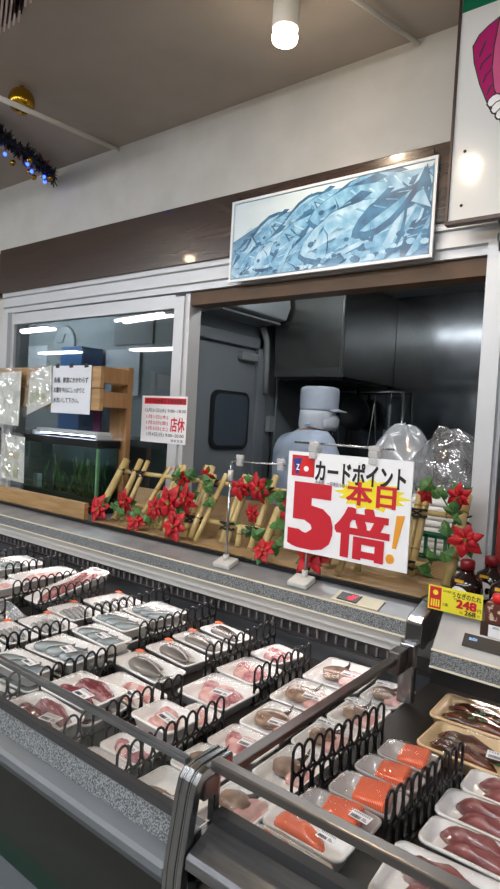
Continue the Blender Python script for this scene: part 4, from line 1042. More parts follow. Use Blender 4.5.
# calendar notice taped to the mullion
t = thing('holiday_notice', (-2.02, 1.943, 1.38), 'white new year opening notice with red header taped to the window frame', 'notice')
CX0, CX1, CZ0, CZ1 = -2.165, -1.868, 1.380, 1.597
part('sheet', MB().box(CX0, CX1, 1.941, 1.9425, CZ0, CZ1), 'paper', t)
O = Vector((CX0, 1.941, CZ1)); U = UX*(CX1-CX0); V = -UZ*(CZ1-CZ0)
sp([(.06, .04), (.98, .04), (.98, .175), (.06, .175)], 'ink_red', 'header_band', .0006)
sg('年末年始休業日 営業時間案内', .10, .96, .06, .155, 'ink', .01, 'header_text', .0010)
sg('12月31日(水) 9:00~18:00', .08, .985, .265, .365, 'ink', .012, 'date_line', .0008)
for k, s_ in enumerate(('1月1日(木)', '1月2日(金)', '1月3日(土)')):
    sg(s_, .12, .61, .405+.125*k, .505+.125*k, 'ink_red', .014, 'closed_date', .0008)
sg('店休', .66, .97, .44, .75, 'ink_red', .03, 'closed_text', .0008)
sg('1月4日(日) 9:00~20:00', .14, .96, .785, .88, 'ink', .012, 'date_line', .0008)
sg('通常営業', .68, .95, .905, .965, 'ink', 0, 'small_print', .0008)

# yellow price card
t = thing('price_card', (-.50, 1.548, 1.034), 'yellow price card for eel sauce showing 248 yen', 'price card')
ZC0, ZC1 = 1.0345, 1.098
O = Vector((-.571, 1.548, ZC1)); U = UX*.141; V = -UZ*(ZC1-ZC0)
part('card', MB().box(-.571, -.430, 1.548, 1.550, ZC0, ZC1), 'yellow_paper', t)
sp([(.03, .05), (.25, .05), (.25, .95), (.03, .95)], 'ink_red', 'red_panel', .0005)
sp([(.14+.05*math.cos(k*.45), .28+.11*math.sin(k*.45)) for k in range(14)], 'star_yellow', 'panel_dot', .0009)
for k in range(4): sp([(.06+.045*k, .56), (.09+.045*k, .56), (.09+.045*k, .86), (.06+.045*k, .86)], 'star_yellow', 'panel_stroke', .0009)
sg('日本食研', .28, .43, .10, .20, 'ink', 0, 'maker_text', .0007)
sg('うなぎのたれ', .45, .97, .09, .33, 'ink', .02, 'product_text', .0007)
sg('1本', .29, .39, .62, .78, 'ink', .01, 'count_text', .0007)
sg('本体', .48, .54, .34, .42, 'ink', 0, 'tiny_text', .0007)
sg('248', .53, .90, .37, .73, 'ink_red', .05, 'price', .0007)
sg('円', .915, .975, .60, .74, 'ink', .01, 'yen', .0007)
sg('税込', .60, .67, .82, .93, 'ink', 0, 'tiny_text', .0007)
sg('268', .69, .89, .76, .95, 'ink', .03, 'tax_price', .0007)
sg('円', .92, .96, .84, .93, 'ink', .0, 'yen', .0007)

# sauce bottles and the carton beside them
def bottle(x, y, label, s=1):
    t = thing('sauce_bottle', (x, y, LZ), label, 'bottle', 'dark sauce bottles by the aluminium post')
    z = LZ+.0008
    part('glass_body', MB().lathe([(.001, 0), (.040*s, 0), (.043*s, .006), (.043*s, .060), (.038*s, .078), (.019*s, .090), (.017*s, .102)], 20, (x, y, z)), 'sauce_dark', t)
    part('cap', MB().lathe([(.001, .1025), (.0195*s, .1025), (.0195*s, .124), (.017*s, .127), (.001, .127)], 20, (x, y, z)), 'cap_red', t)
    lm = MB()
    for j in range(10):
        pass
    ring = []
    def arc(r, a, zz): return (x+r*math.cos(a), y+r*math.sin(a), z+zz)
    vs = []; fs = []
    N = 16; r = .0438*s
    vs.append(arc(r, R(-100), .035))
    for k in range(N):
        aa = 2*math.pi*k/N; vs.append(arc(r, R(-100)+.62*math.cos(aa), .035+.025*math.sin(aa)))
    for k in range(N): fs.append((0, 1+k, 1+(k+1) % N))
    part('round_label', MB().add(vs, fs, 0, True), 'paper', t)
    vs = [arc(.0420*s, R(-100)+.32*sx, zz) for sx, zz in ((-1, .070), (1, .070), (1, .079), (-1, .079))]
    part('neck_label', MB().add([Vector(v)+Vector((0, -.0028, 0)) for v in vs], [(0, 1, 2, 3)]), 'gold_label', t)
bottle(-.508, 1.66, 'dark sauce bottle left, just behind the yellow price card', 1.0)
bottle(-.475, 1.77, 'dark sauce bottle half hidden behind the left bottle')
bottle(-.402, 1.655, 'dark sauce bottle on the right, its red cap near the frame edge')
t = thing('sauce_carton', (-.385, 1.575, LZ), 'small brown printed carton with red cap at the right edge', 'carton')
part('box', MB().box(-.425, -.30, 1.552, 1.60, LZ+.001, LZ+.052), 'carton', t, .002)
part('cap', MB().lathe([(.001, 0), (.017, 0), (.017, .018), (.014, .021), (.001, .021)], 18, (-.398, 1.575, LZ+.0525)), 'cap_bright', t)
part('cap', MB().lathe([(.001, 0), (.017, 0), (.017, .018), (.014, .021), (.001, .021)], 18, (-.345, 1.575, LZ+.0525)), 'cap_bright', t)
t = thing('price_strip', (-.37, 1.545, 1.0), 'small white shelf price tag below the brown carton', 'price tag')
O = Vector((-.425, 1.545, 1.032)); U = UX*.14; V = -UZ*.034
part('holder', MB().box(-.432, -.285, 1.546, 1.5505, .996, 1.034), 'frame_brown', t)
part('tag', MB().box(-.412, -.295, 1.5445, 1.546, 1.0, 1.030), 'paper', t)
O = Vector((-.412, 1.5445, 1.030)); U = UX*.117; V = -UZ*.030
sg('72', .30, .62, .38, .90, 'ink', .03, 'price', .0008)
sg('和風', .08, .36, .10, .28, 'ink', 0, 'product_text', .0008)
single('red_poster', MB().box(-.516, -.25, 1.950, 1.956, 1.10, 1.43), 'red_poster', 'dark red poster on the glass right of the aluminium post', 'poster')

# white stuff behind the right fence: bags with foam trays, green basket
def blob(c, s, seed, amp, n=18, crease=1.0, flat=True):
    rnd = random.Random(seed); mb = MB(); ph = [(rnd.uniform(2, 7), rnd.uniform(2, 7), rnd.uniform(0, 6)) for _ in range(7)]
    L = []
    for i in range(n+1):
        t_ = math.pi*i/n; row = []
        for k in range(2*n):
            a = 2*math.pi*k/(2*n); f = 1+amp*sum(math.sin(p*t_+o)*math.cos(round(q_)*a+o) for p, q_, o in ph)/3
            f += crease*amp*.35*abs(math.sin(7*a+3*t_))
            z = -math.cos(t_)*f
            if flat: z = max(z, -.55)
            row.append((c[0]+s[0]*max(math.sin(t_), .01)*math.cos(a)*f, c[1]+s[1]*max(math.sin(t_), .01)*math.sin(a)*f, c[2]+s[2]*z))
        L.append(row)
    return mb.loops(L)
single('inner_counter', MB().box(-1.86, 1.5, 2.065, 2.62, .98, 1.02).box(-1.84, 1.48, 2.08, 2.58, .012, .98), 'kitchen_steel', 'steel work ledge just inside the serving window', 'counter', bevel=.003)
single('plastic_bag', blob((-1.04, 2.42, 1.36), (.125, .11, .155), 3, .10), 'bag_milky', 'rounded milky plastic bag rising behind the big sign', 'bag')
single('plastic_bag', blob((-.775, 2.24, 1.35), (.135, .13, .15), 8, .14), 'bag_plastic', 'crumpled clear plastic bag leaning on the aluminium post', 'bag')
for k in range(9):
    nm = MB().loops([rloop(.24, .19, 0, .02, .012), rloop(.24, .19, .022, .02, 0), rloop(.24, .19, .024, .02, .006), rloop(.24, .19, .008, .02, .016)], 0, True)
    o = link('foam_tray', cached('ft', lambda: nm.mesh('foam_tray', 'foam')), None, (-.775+.004*math.sin(k*2), 2.24, 1.0215+.0262*k))
    tag(o, 'empty white foam tray inside the clear bag, %s of the stack' % ('bottom', 'second from bottom', 'third from bottom', 'fourth from bottom', 'middle', 'fourth from top', 'third from top', 'second from top', 'topmost')[k], 'foam tray', 'empty foam trays stacked in the bag')
for k in range(8):
    o = link('foam_tray', cached('ft', lambda: 0), None, (-1.04+.004*math.sin(k*3), 2.42, 1.0215+.0262*k))
    tag(o, 'empty white foam tray under the milky bag, %s of the stack' % ('bottom', 'second from bottom', 'third from bottom', 'lower middle', 'upper middle', 'third from top', 'second from top', 'topmost')[k], 'foam tray', 'empty foam trays stacked under the milky bag')
t = thing('lattice_basket', (-.72, 1.97, LZ), 'green plastic lattice basket behind the rightmost bamboo fence', 'basket')
bk = MB()
for z in (LZ+.006, 1.09, 1.165):
    bk.bar((-.815, 1.895, z), (-.655, 1.895, z), .008, .012).bar((-.815, 1.935, z), (-.655, 1.935, z), .008, .012)
for k in range(6): bk.bar((-.815+.032*k, 1.895, LZ+.002), (-.815+.032*k, 1.895, 1.17), .010 if k in (0, 3, 5) else .005, .008, up=(0, 1, 0))
for k in (0, 5): bk.bar((-.815+.032*k, 1.935, LZ+.002), (-.815+.032*k, 1.935, 1.17), .008, .008, up=(0, 1, 0)).bar((-.815+.032*k, 1.895, 1.165), (-.815+.032*k, 1.935, 1.165), .008, .010)
part('lattice', bk, 'lattice_green', t)

# ------------------------------------------------------------------ fish tank in its wooden stand, left
t = thing('tank_stand', (-2.5, 1.72, LZ), 'pale wooden stand with board, post and rails around the fish tank', 'wooden stand')
part('base_board', MB().box(-3.8, -2.13, 1.608, 1.632, LZ, 1.108), 'light_wood', t, .003)
part('end_post', MB().box(-2.325, -2.205, 1.880, 1.915, LZ, 1.725), 'post_wood', t, .004)
part('top_board', MB().box(-3.8, -2.185, 1.705, 1.727, 1.615, 1.712), 'light_wood', t, .003)
part('top_board', MB().box(-3.8, -2.185, 1.705, 1.727, 1.512, 1.612), 'light_wood', t, .003)
part('side_rail', MB().box(-2.225, -2.19, 1.728, 1.879, 1.64, 1.712), 'post_wood', t, .003)
part('side_rail', MB().box(-2.225, -2.19, 1.728, 1.879, 1.53, 1.60), 'post_wood', t, .003)
t = thing('fish_tank', (-2.55, 1.80, LZ), 'glass fish tank with dark lid and green weed in the wooden stand', 'fish tank')
TX0, TX1, TY0, TY1 = -2.86, -2.235, 1.75, 1.868
part('glass_box', MB().box(TX0, TX1, TY0, TY0+.005, LZ+.03, 1.345).box(TX1-.005, TX1, TY0+.005, TY1, LZ+.03, 1.345), 'tank_glass', t)
part('back_wall', MB().box(TX0, TX1, TY1-.005, TY1, LZ+.03, 1.345), 'tank_dark', t)
part('bottom_frame', MB().box(TX0-.005, TX1+.005, TY0-.005, TY1+.005, LZ+.002, LZ+.035), 'black_plastic', t)
part('top_frame', MB().box(TX0-.008, TX1+.008, TY0-.008, TY0+.012, 1.338, 1.375).box(TX1-.012, TX1+.008, TY0+.012, TY1+.006, 1.338, 1.375).box(TX0-.008, TX1-.012, TY1-.012, TY1+.006, 1.338, 1.375), 'black_plastic', t, .003)
part('corner_trim', MB().box(TX1-.012, TX1+.001, TY0-.001, TY0+.012, LZ+.03, 1.34), 'leaf_paper', t)
lt = part('light_bar', MB().box(TX0+.10, TX1-.02, TY0+.01, TY0+.09, 1.392, 1.412), 'ac_white', t, .006)
part('lamp', MB().box(TX0+.13, TX1-.05, TY0+.02, TY0+.08, 1.388, 1.391), 'tank_tube', lt)
for q_ in (TX0+.085, TX1-.03): part('light_foot', MB().box(q_, q_+.02, TY0, TY0+.09, 1.376, 1.40), 'ac_white', t, .003)
part('gravel', MB().box(TX0+.01, TX1-.01, TY0+.008, TY1-.008, LZ+.036, LZ+.07), 'rock', t)
part('water_line', MB().box(TX0+.008, TX1-.008, TY0+.006, TY1-.006, 1.255, 1.257), 'tank_glass', t)
wd = MB(); rnd = random.Random(9)
for k in range(70):
    bx = TX1-.10+rnd.gauss(0, .06) if k < 52 else TX0+.3+rnd.gauss(0, .08); bx = min(max(bx, TX0+.03), TX1-.03)
    by = rnd.uniform(TY0+.02, TY1-.03); h = rnd.uniform(.06, .19); pts = [(bx, by, LZ+.07)]
    for j in range(3): pts.append((min(max(bx+rnd.uniform(-.02, .02), TX0+.02), TX1-.02), by+rnd.uniform(-.01, .01), LZ+.07+h*(j+1)/3))
    wd.tube(pts, .004, 5, radii=[.003, .006, .005, .001])
part('water_weed', wd, 'moss', t)
part('filter', MB().box(TX0+.06, TX0+.10, TY0+.03, TY0+.06, 1.10, 1.17), 'ac_white', t, .004)
single('purple_sign', MB().box(-2.52, -2.46, 1.93, 1.934, 1.38, 1.53), 'purple_sign', 'small purple vertical sign behind the fish tank', 'sign')

# papers and plastic bags hanging on the board
t = thing('wash_notice', (-2.39, 1.70, 1.49), 'white handwritten style notice with three lines taped to the wooden board', 'notice')
part('sheet', MB().box(-2.545, -2.245, 1.699, 1.7015, 1.492, 1.716), 'paper_cool', t)
O = Vector((-2.545, 1.699, 1.716)); U = UX*.30; V = -UZ*.224
sg('魚種、鮮度にかかわらず', .06, .94, .24, .36, 'ink', .022, 'text_line', .0008)
sg('お腹を中心にしっかりと', .06, .86, .45, .57, 'ink', .022, 'text_line', .0008)
sg('水洗いして下さい。', .06, .72, .67, .78, 'ink', .022, 'text_line', .0008)
for u in (.14, .50, .88):
    sp([(u-.05, -.03), (u+.05, -.05), (u+.055, .04), (u-.045, .05)], 'ink', 'tape', .0014)
t = thing('paper_bag_pack', (-2.63, 1.68, 1.42), 'clear plastic packet with pale printed paper, hanging beside the notice', 'packet', 'plastic packets hanging on the wooden board')
def packet(t, quad, y0, y1, seed, sheet='paper_print', inset=.12):
    rnd = random.Random(seed); n = 10
    A, B, C_, D_ = [Vector((x, 0, z)) for x, z in quad]   # tl tr br bl
    fr, bk_ = [], []
    for j in range(n+1):
        for i in range(n+1):
            p = A.lerp(B, i/n).lerp(D_.lerp(C_, i/n), j/n); e = math.sin(math.pi*i/n)*math.sin(math.pi*j/n)
            fr.append((p.x, y0-.014*e+rnd.uniform(-.010, .010)*(.3+e), p.z)); bk_.append((p.x, y1, p.z))
    q = [(j*(n+1)+i, j*(n+1)+i+1, (j+1)*(n+1)+i+1, (j+1)*(n+1)+i) for j in range(n) for i in range(n)]
    part('plastic_film', MB().add(fr, q, 0, False), 'bag_plastic', t)
    c = (A+B+C_+D_)/4
    S = [c.lerp(p, 1-inset) for p in (A, B, C_, D_)]
    mb = MB(); mb.loops([[(p.x, y1+.001, p.z) for p in S], [(p.x, y1-.002, p.z) for p in S]], 0, False)
    return part('printed_sheet', mb, sheet, t)
packet(t, [(-2.735, 1.695), (-2.535, 1.735), (-2.52, 1.53), (-2.755, 1.455)], 1.680, 1.694, 3)
pp = MB()
for (x, z, w, h) in ((-2.70, 1.56, .03, .05), (-2.65, 1.58, .035, .06), (-2.60, 1.56, .03, .05)):
    pp.box(x-w/2, x+w/2, 1.6905, 1.6915, z-h/2, z+h/2)
part('picture', pp, 'pale_green_ink', t)
t = thing('paper_bag_pack', (-2.87, 1.66, 1.39), 'large crinkled plastic packet at the left edge above the tank', 'packet', 'plastic packets hanging on the wooden board')
packet(t, [(-3.06, 1.70), (-2.755, 1.71), (-2.765, 1.395), (-3.06, 1.40)], 1.655, 1.675, 5)
t = thing('paper_bag_pack', (-2.80, 1.65, 1.12), 'tall clear packet with yellow headed sheet standing left of the tank', 'packet', 'plastic packets hanging on the wooden board')
packet(t, [(-2.93, 1.385), (-2.70, 1.375), (-2.695, 1.115), (-2.95, 1.12)], 1.660, 1.672, 7)
part('header', MB().box(-2.88, -2.76, 1.667, 1.669, 1.245, 1.285), 'cream_trim', t)
pp = MB().box(-2.87, -2.83, 1.667, 1.6685, 1.15, 1.22).box(-2.80, -2.76, 1.667, 1.6685, 1.15, 1.22)
part('picture', pp, 'pale_green_ink', t)
single('dark_folder', MB().box(-2.985, -2.94, 1.655, 1.675, 1.25, 1.40), 'frame_brown', 'dark brown folder edge at the far left beside the tall packet', 'folder')

# ------------------------------------------------------------------ pictures above the window
t = thing('fish_poster', (-1.23, 1.90, 2.07), 'long framed blue photo poster of piled fish on the dark beam', 'poster')
X0, X1, Z0, Z1, YP = -1.630, -.765, 2.07, 2.398, 1.898
part('frame', MB().box(X0, X1, YP, YP+.01, Z0, Z0+.010).box(X0, X1, YP, YP+.01, Z1-.010, Z1).box(X0, X0+.010, YP, YP+.01, Z0+.01, Z1-.01).box(X1-.010, X1, YP, YP+.01, Z0+.01, Z1-.01), 'frame_white', t)
pr = MB(); pr.box(X0+.01, X1-.01, YP+.004, YP+.008, Z0+.01, Z1-.01, 0)
O = Vector((X0, YP+.004, Z1)); U = UX*(X1-X0); V = -UZ*(Z1-Z0)
def pw(pts, mi, lift): poly(pts, O, U, V, NY, lift, pr, mi)
pw([(.015, .04), (.985, .04), (.985, .09), (.80, .08), (.62, .10), (.45, .20), (.30, .28), (.15, .36), (.015, .50)], 4, .0003)
rnd = random.Random(11)
def fishshape(u, v, L, H, a, mi, lift):
    ar = (Z1-Z0)/(X1-X0)
    def T(pts):
        out = []
        for x, y in pts:
            X = x*L*math.cos(a)-y*H*math.sin(a); Y = x*L*math.sin(a)+y*H*math.cos(a)
            out.append((min(max(u+X*ar*1.25, .015), .985), min(max(v+Y*1.25, .04), .955)))
        return out
    bod = [(-.5, .0), (-.45, -.16), (-.34, -.32), (-.15, -.46), (.05, -.44), (.25, -.27), (.40, -.10), (.47, -.13), (.60, -.40), (.56, -.02), (.60, .36), (.46, .08), (.38, .10), (.22, .27), (.0, .42), (-.2, .42), (-.36, .28), (-.46, .12)]
    pw(T([(x*1.05, y*1.18+.06) for x, y in bod]), 3, lift)
    pw(T(bod), mi, lift+.00004)
    ot = {1: 2, 2: 1, 3: 2}[mi]
    pw(T([(-.40, .06), (-.2, .02), (.05, .02), (.36, 0), (.2, .20), (0, .33), (-.2, .33), (-.34, .20)]), ot, lift+.00008)
    pw(T([(-.26, -.34), (-.22, -.1), (-.25, .2), (-.28, .3), (-.24, .1), (-.235, -.1)]), 3, lift+.00012)
    pw(T([(-.385+.03*math.cos(q_*.8), -.07+.06*math.sin(q_*.8)) for q_ in range(8)]), 3, lift+.00012)
    for q_ in range(3): pw(T([(-.1+.16*q_, -.38+.08*q_), (.02+.16*q_, -.02), (.0+.16*q_, -.02), (-.12+.16*q_, -.37+.08*q_)]), ot, lift+.00010)
    pw(T([(-.12, -.46), (.12, -.58), (.2, -.44), (.1, -.38)]), 3, lift+.00006)
fl = .0006
FS = [(.10, .66, .5, .22, -.7, 2), (.20, .48, .6, .24, 2.6, 1), (.30, .40, .6, .22, -.45, 2), (.40, .30, .55, .2, 2.7, 1), (.52, .24, .6, .22, -.3, 2), (.64, .2, .6, .2, 2.9, 1), (.80, .2, .8, .28, .15, 2), (.93, .34, .6, .24, -.9, 3),
      (.07, .84, .5, .22, -.9, 1), (.17, .76, .6, .26, -.6, 2), (.29, .64, .7, .30, -.5, 1), (.42, .52, .8, .30, -.35, 2), (.56, .44, .8, .32, 2.75, 1), (.30, .84, .5, .22, -1.0, 2), (.44, .76, .8, .34, -.8, 2), (.56, .70, .7, .30, -.9, 1),
      (.70, .34, 1.1, .40, -.08, 2), (.90, .56, .6, .26, -1.0, 1), (.66, .56, 1.15, .46, -.3, 1), (.82, .66, .6, .24, -1.1, 2), (.94, .76, .5, .2, -1.0, 3), (.80, .44, .7, .26, -.5, 3)]
for f_ in FS:
    fishshape(*f_, fl); fl += .00016
for k in range(70):
    u = rnd.uniform(.60, .97) if k < 34 else rnd.uniform(.03, .60); v = rnd.uniform(.68, .93) if k < 34 else rnd.uniform(.84, .94); s_ = rnd.uniform(.012, .024) if k < 34 else rnd.uniform(.006, .016)
    mi = rnd.choice((1, 2, 3)); pw([(min(max(u+s_*math.cos(q_*.8), .015), .985), min(max(v+s_*1.7*math.sin(q_*.8), .04), .955)) for q_ in range(8)], mi, fl+.00004*k)
for k in range(60):
    u = rnd.uniform(.03, .6); v = rnd.uniform(.30, .9)+.3*(.5-u); a = rnd.uniform(-1.1, -.3); L = rnd.uniform(.05, .12)
    v = min(max(v, .2), .93); d_ = (math.cos(a)*L*.5, math.sin(a)*L)
    pw([(min(max(u, .015), .985), v), (min(max(u+d_[0], .015), .985), min(max(v+d_[1], .06), .95)), (min(max(u+d_[0]+.006, .015), .985), min(max(v+d_[1]+.012, .06), .95))], rnd.choice((1, 3, 2)), fl+.003+.00003*k)
part('print', pr, ['poster_blue', 'pb_pale', 'pb_mid', 'pb_deep', 'pb_sky'], t)
pn = MB()
for x in (X0+.02, -1.24, X1-.015): pn.tube([(x, 1.90, Z1+.002), (x, 1.895, Z1+.022)], .003, 6)
part('hook', pn, 'ink', t)

t = thing('shop_signboard', (-.1, 1.80, 2.14), 'glossy white signboard with magenta fin drawing and green top band, upper right', 'signboard')
BX0, BX1, BZ0, BZ1 = -.690, .55, 2.128, 2.826
part('board', MB().box(BX0+.008, BX1, 1.800, 1.818, BZ0+.012, BZ1), 'board_gloss', t)
part('frame', MB().box(BX0, BX0+.008, 1.794, 1.822, BZ0, BZ1).box(BX0+.008, BX1, 1.794, 1.822, BZ0, BZ0+.012), 'frame_brown', t, .001)
part('mount', MB().box(-.45, .4, 1.823, 1.908, 2.25, 2.40), 'frame_brown', t)
O = Vector((-.685, 1.800, 2.140)); U = UX; V = UZ
def bp(pts, m, nm, lift): part(nm, poly(pts, O, U, V, NY, lift), m, t)
bp([(.004, .617), (1.23, .617), (1.23, .685), (.004, .685)], 'band_green', 'green_band', .0008)
fin = [(.045, .506), (.062, .534), (.088, .552), (.115, .565), (.20, .585), (.32, .56), (.40, .47), (.39, .34), (.30, .25), (.165, .248), (.135, .273), (.105, .312), (.095, .335), (.072, .39), (.052, .456)]
ctr = Vector((.21, .42))
def grow(pts, k): return [tuple(ctr+(Vector(p)-ctr)*k) for p in pts]
bp(grow(fin, 1.025), 'ink', 'outline', .0010)
bp(fin, 'magenta', 'magenta_fin', .0014)
inn_ = [(.116, .558), (.107, .488), (.105, .426), (.115, .363), (.132, .327), (.20, .28), (.36, .34), (.38, .46), (.30, .55), (.20, .575)]
bp(grow(inn_, 1.035), 'ink', 'inner_outline', .0017)
bp(inn_, 'magenta_pale', 'pink_body', .0020)
for (xa, za, xb, zb) in ((.062, .470, .078, .512), (.066, .432, .098, .470), (.078, .392, .100, .425), (.092, .352, .106, .380)):
    bp([(xa, za), (xa+.006, za+.018), (xb, zb), (xb+.003, zb-.004), (xa+.010, za+.016), (xa+.004, za-.002)], 'ink', 'fin_ray', .0018)
for k, (x_, z_) in enumerate(((.116, .330), (.128, .308), (.142, .288), (.158, .270))):
    for r_, m_, l_ in ((1.25, 'ink', 0), (1, 'sign_white', .0002)):
        bp([(x_+(.018*math.cos(q_*.7)*.9-.008*math.sin(q_*.7))*r_, z_+(.012*math.sin(q_*.7)+.010*math.cos(q_*.7))*r_) for q_ in range(9)], m_, 'scallop', .0024+.0004*k+l_)
sc = MB()
for z in (2.128+.055, 2.128+.215):
    part('screw', MB().lathe([(.001, 0), (.005, 0), (.003, .003), (.001, .0035)], 10, (BX0+.045, 1.800, z), Matrix.Rotation(R(90), 3, 'X')), 'ink', t)

# ------------------------------------------------------------------ on the ceiling
t = thing('spot_lamp', (-1.115, 1.5, 2.75), 'white cylinder ceiling spotlight with glowing bulb', 'lamp')
LM = Matrix.Rotation(R(0), 3, 'X')
part('housing', MB().lathe([(.001, .13), (.041, .13), (.041, .0), (.036, -.005), (.036, .02), (.001, .02)], 24, (-1.115, 1.5, 2.70)), 'lamp_white', t)
part('bulb', MB().lathe([(.010, .018), (.024, .014), (.032, .0), (.036, -.006), (.033, -.015), (.040, -.024), (.037, -.036), (.020, -.044), (.004, -.046)], 24, (-1.115, 1.5, 2.70)), 'bulb', t)
li = bpy.data.lights.new('spot_glow', 'SPOT'); li.energy = 9; li.color = (1, .78, .55); li.shadow_soft_size = .03; li.spot_size = R(150); li.spot_blend = .6
lo = bpy.data.objects.new('spot_glow', li); COL.objects.link(lo); lo.location = (-1.115, 1.5, 2.648)
def spot(x, y, label):
    t = thing('spot_lamp', (x, y, 2.75), label, 'lamp', 'white cylinder spotlights on the ceiling')
    part('housing', MB().lathe([(.001, .13), (.041, .13), (.041, .0), (.036, -.005), (.036, .02), (.001, .02)], 24, (x, y, 2.70)), 'lamp_white', t)
    part('bulb', MB().lathe([(.010, .018), (.024, .014), (.032, .0), (.036, -.006), (.033, -.015), (.040, -.024), (.037, -.036), (.020, -.044), (.004, -.046)], 24, (x, y, 2.70)), 'bulb', t)
    l_ = bpy.data.lights.new('spot_glow', 'SPOT'); l_.energy = 9; l_.color = (1, .78, .55); l_.shadow_soft_size = .03; l_.spot_size = R(150); l_.spot_blend = .6
    o_ = bpy.data.objects.new('spot_glow', l_); COL.objects.link(o_); o_.location = (x, y, 2.648)
spot(-3.15, .6, 'white spotlight farther left, mirrored as a warm glow on the dark beam')
spot(-.92, .95, 'white spotlight nearest the viewer, mirrored in the glossy signboard')
single('ceiling_rod', MB().tube([(-2.25, 1.19, 2.684), (-2.442, 1.945, 2.818)], .011, 8), 'rod_white', 'thin white rod crossing the ceiling by the gold ball', 'rod', 'thin white rods under the ceiling')
single('ceiling_rod', MB().tube([(-1.02, 1.36, 2.80), (-.880, 1.945, 2.812)], .008, 8), 'rod_white', 'thin white rod on the ceiling right of the spotlight', 'rod', 'thin white rods under the ceiling')
t = thing('gold_ball', (-2.27, 1.31, 2.78), 'shiny gold bauble hanging at the ceiling in the upper left', 'bauble')
part('ball', MB().sphere((-2.352, 1.369, 2.770), .053, 20), 'gold', t)
part('cap', MB().tube([(-2.352, 1.369, 2.82), (-2.352, 1.369, 2.829)], .010, 10), 'gold', t)
t = thing('tinsel_garland', (-2.8, 1.6, 2.75), 'dark tinsel garland with blue lights and gold balls in the upper left corner', 'garland')
gp = [(-2.62, 1.20, 2.775), (-2.72, 1.46, 2.770), (-2.79, 1.65, 2.765), (-2.85, 1.80, 2.76), (-2.93, 1.90, 2.765)]
gv = [Vector(p) for p in gp]
tm = MB().tube(gp, .018, 8); rnd = random.Random(21)
def gpt(f):
    f *= len(gv)-1; k = min(int(f), len(gv)-2); return gv[k].lerp(gv[k+1], f-k)
for k in range(700):
    p = gpt(rnd.random()); d = Vector((rnd.gauss(0, 1), rnd.gauss(0, 1), rnd.gauss(0, 1))).normalized()*rnd.uniform(.03, .06); q_ = p+d; q_.y = min(q_.y, 1.94); q_.z = min(q_.z, 2.825)
    w = d.cross(Vector((0, 0, 1))).normalized()*.009
    tm.add([p-w, p+w, q_+w*.3, q_-w*.3], [(0, 1, 2, 3)], 1 if k % 17 == 0 else 0)
part('tinsel', tm, ['tinsel', 'tinsel_red'], t)
for f, dx, dz in ((.1, .0, -.05), (.25, .02, -.045), (.36, -.03, -.05), (.52, .015, -.05), (.62, -.02, -.05), (.74, .01, -.05), (.85, -.02, -.048)):
    p = gpt(f)+Vector((dx, 0, dz)); part('light', MB().sphere(p, .009, 6), 'led_blue', t)
for f, dx, dz in ((.18, .03, -.05), (.44, -.04, -.06), (.50, .05, -.045), (.7, -.055, -.05), (.80, .04, -.05), (.66, -.07, -.03)):
    p = gpt(f)+Vector((dx, 0, dz)); part('bauble', MB().sphere(p, .015, 8), 'gold', t)
sl = MB()
for k in range(26):
    x = -2.12+.030*k; st = -.05*(k > 6)
    p_ = Vector((x, 1.105+st*.6, 2.812)); q_ = p_+Vector((.62, -.31, 0))
    sl.bar(p_, q_, .006, .03, 0).bar(p_+Vector((.014, 0, .011)), q_+Vector((.014, 0, .011)), .0075, .008, 1)
struct('trim_3', sl, ['slat_pale', 'slat_dark'])

# shop ceiling lights
def fixture(x0, y0, x1, y1, label):
    c = Vector(((x0+x1)/2, (y0+y1)/2, 2.80)); t = thing('ceiling_light', c, label, 'ceiling light', 'fluorescent lights on the shop ceiling')
    d = Vector((x1-x0, y1-y0, 0)).normalized(); s_ = Vector((-d.y, d.x, 0))
    a, b = Vector((x0, y0, 0)), Vector((x1, y1, 0))
    part('tray', MB().bar(a+Vector((0, 0, 2.815)), b+Vector((0, 0, 2.815)), .26, .026), 'fixture', t)
    for k in (-.07, .07):
        part('tube', MB().bar(a+s_*k+Vector((0, 0, 2.785)), b+s_*k+Vector((0, 0, 2.785)), .034, .03), 'tube', t)
names = ('over the front aisle, nearest the case', 'over the front aisle, second along', 'over the front aisle, third along', 'over the front aisle, fourth along', 'over the middle aisle, nearest', 'over the middle aisle, second', 'over the middle aisle, third', 'over the middle aisle, fourth', 'over the rear aisle, nearest', 'over the rear aisle, second', 'over the rear aisle, third')
spots = [(1.6, -.5), (-.3, -.5), (-2.2, -.5), (-4.0, -.6), (1.6, -2.6), (-.3, -2.6), (-2.2, -2.6), (-4.1, -2.6), (.6, -4.8), (-1.6, -4.8), (-4.0, -4.8)]
for (x, y), nm in zip(spots, names): fixture(x-.6, y, x+.6, y, 'two tube fluorescent ceiling light '+nm)
for (xa, ya, xb, yb, nm) in ((-6.6, -1.5, -5.5, -1.35, 'far left, reflected high in the window'), (-9.3, -1.6, -8.3, -1.55, 'far left, reflected at the window edge'),
                             (-12.2, -3.9, -10.8, -3.9, 'farthest left, reflected above the notice'), (-9.2, -4.0, -8.0, -4.0, 'far left, reflected by the opening notice'), (-6.6, -3.0, -5.6, -3.0, 'far left, reflected low by the mullion')):
    fixture(xa, ya, xb, yb, 'two tube fluorescent ceiling light '+nm)
t = thing('kitchen_ceiling_light', (-1.2, 2.60, 2.40), 'fluorescent kitchen light behind the window head', 'ceiling light')
part('tray', MB().box(-2.1, -.4, 2.54, 2.66, 2.405, 2.4395), 'fixture', t)
part('tube', MB().box(-2.08, -.42, 2.58, 2.62, 2.37, 2.404), 'kitchen_tube', t)

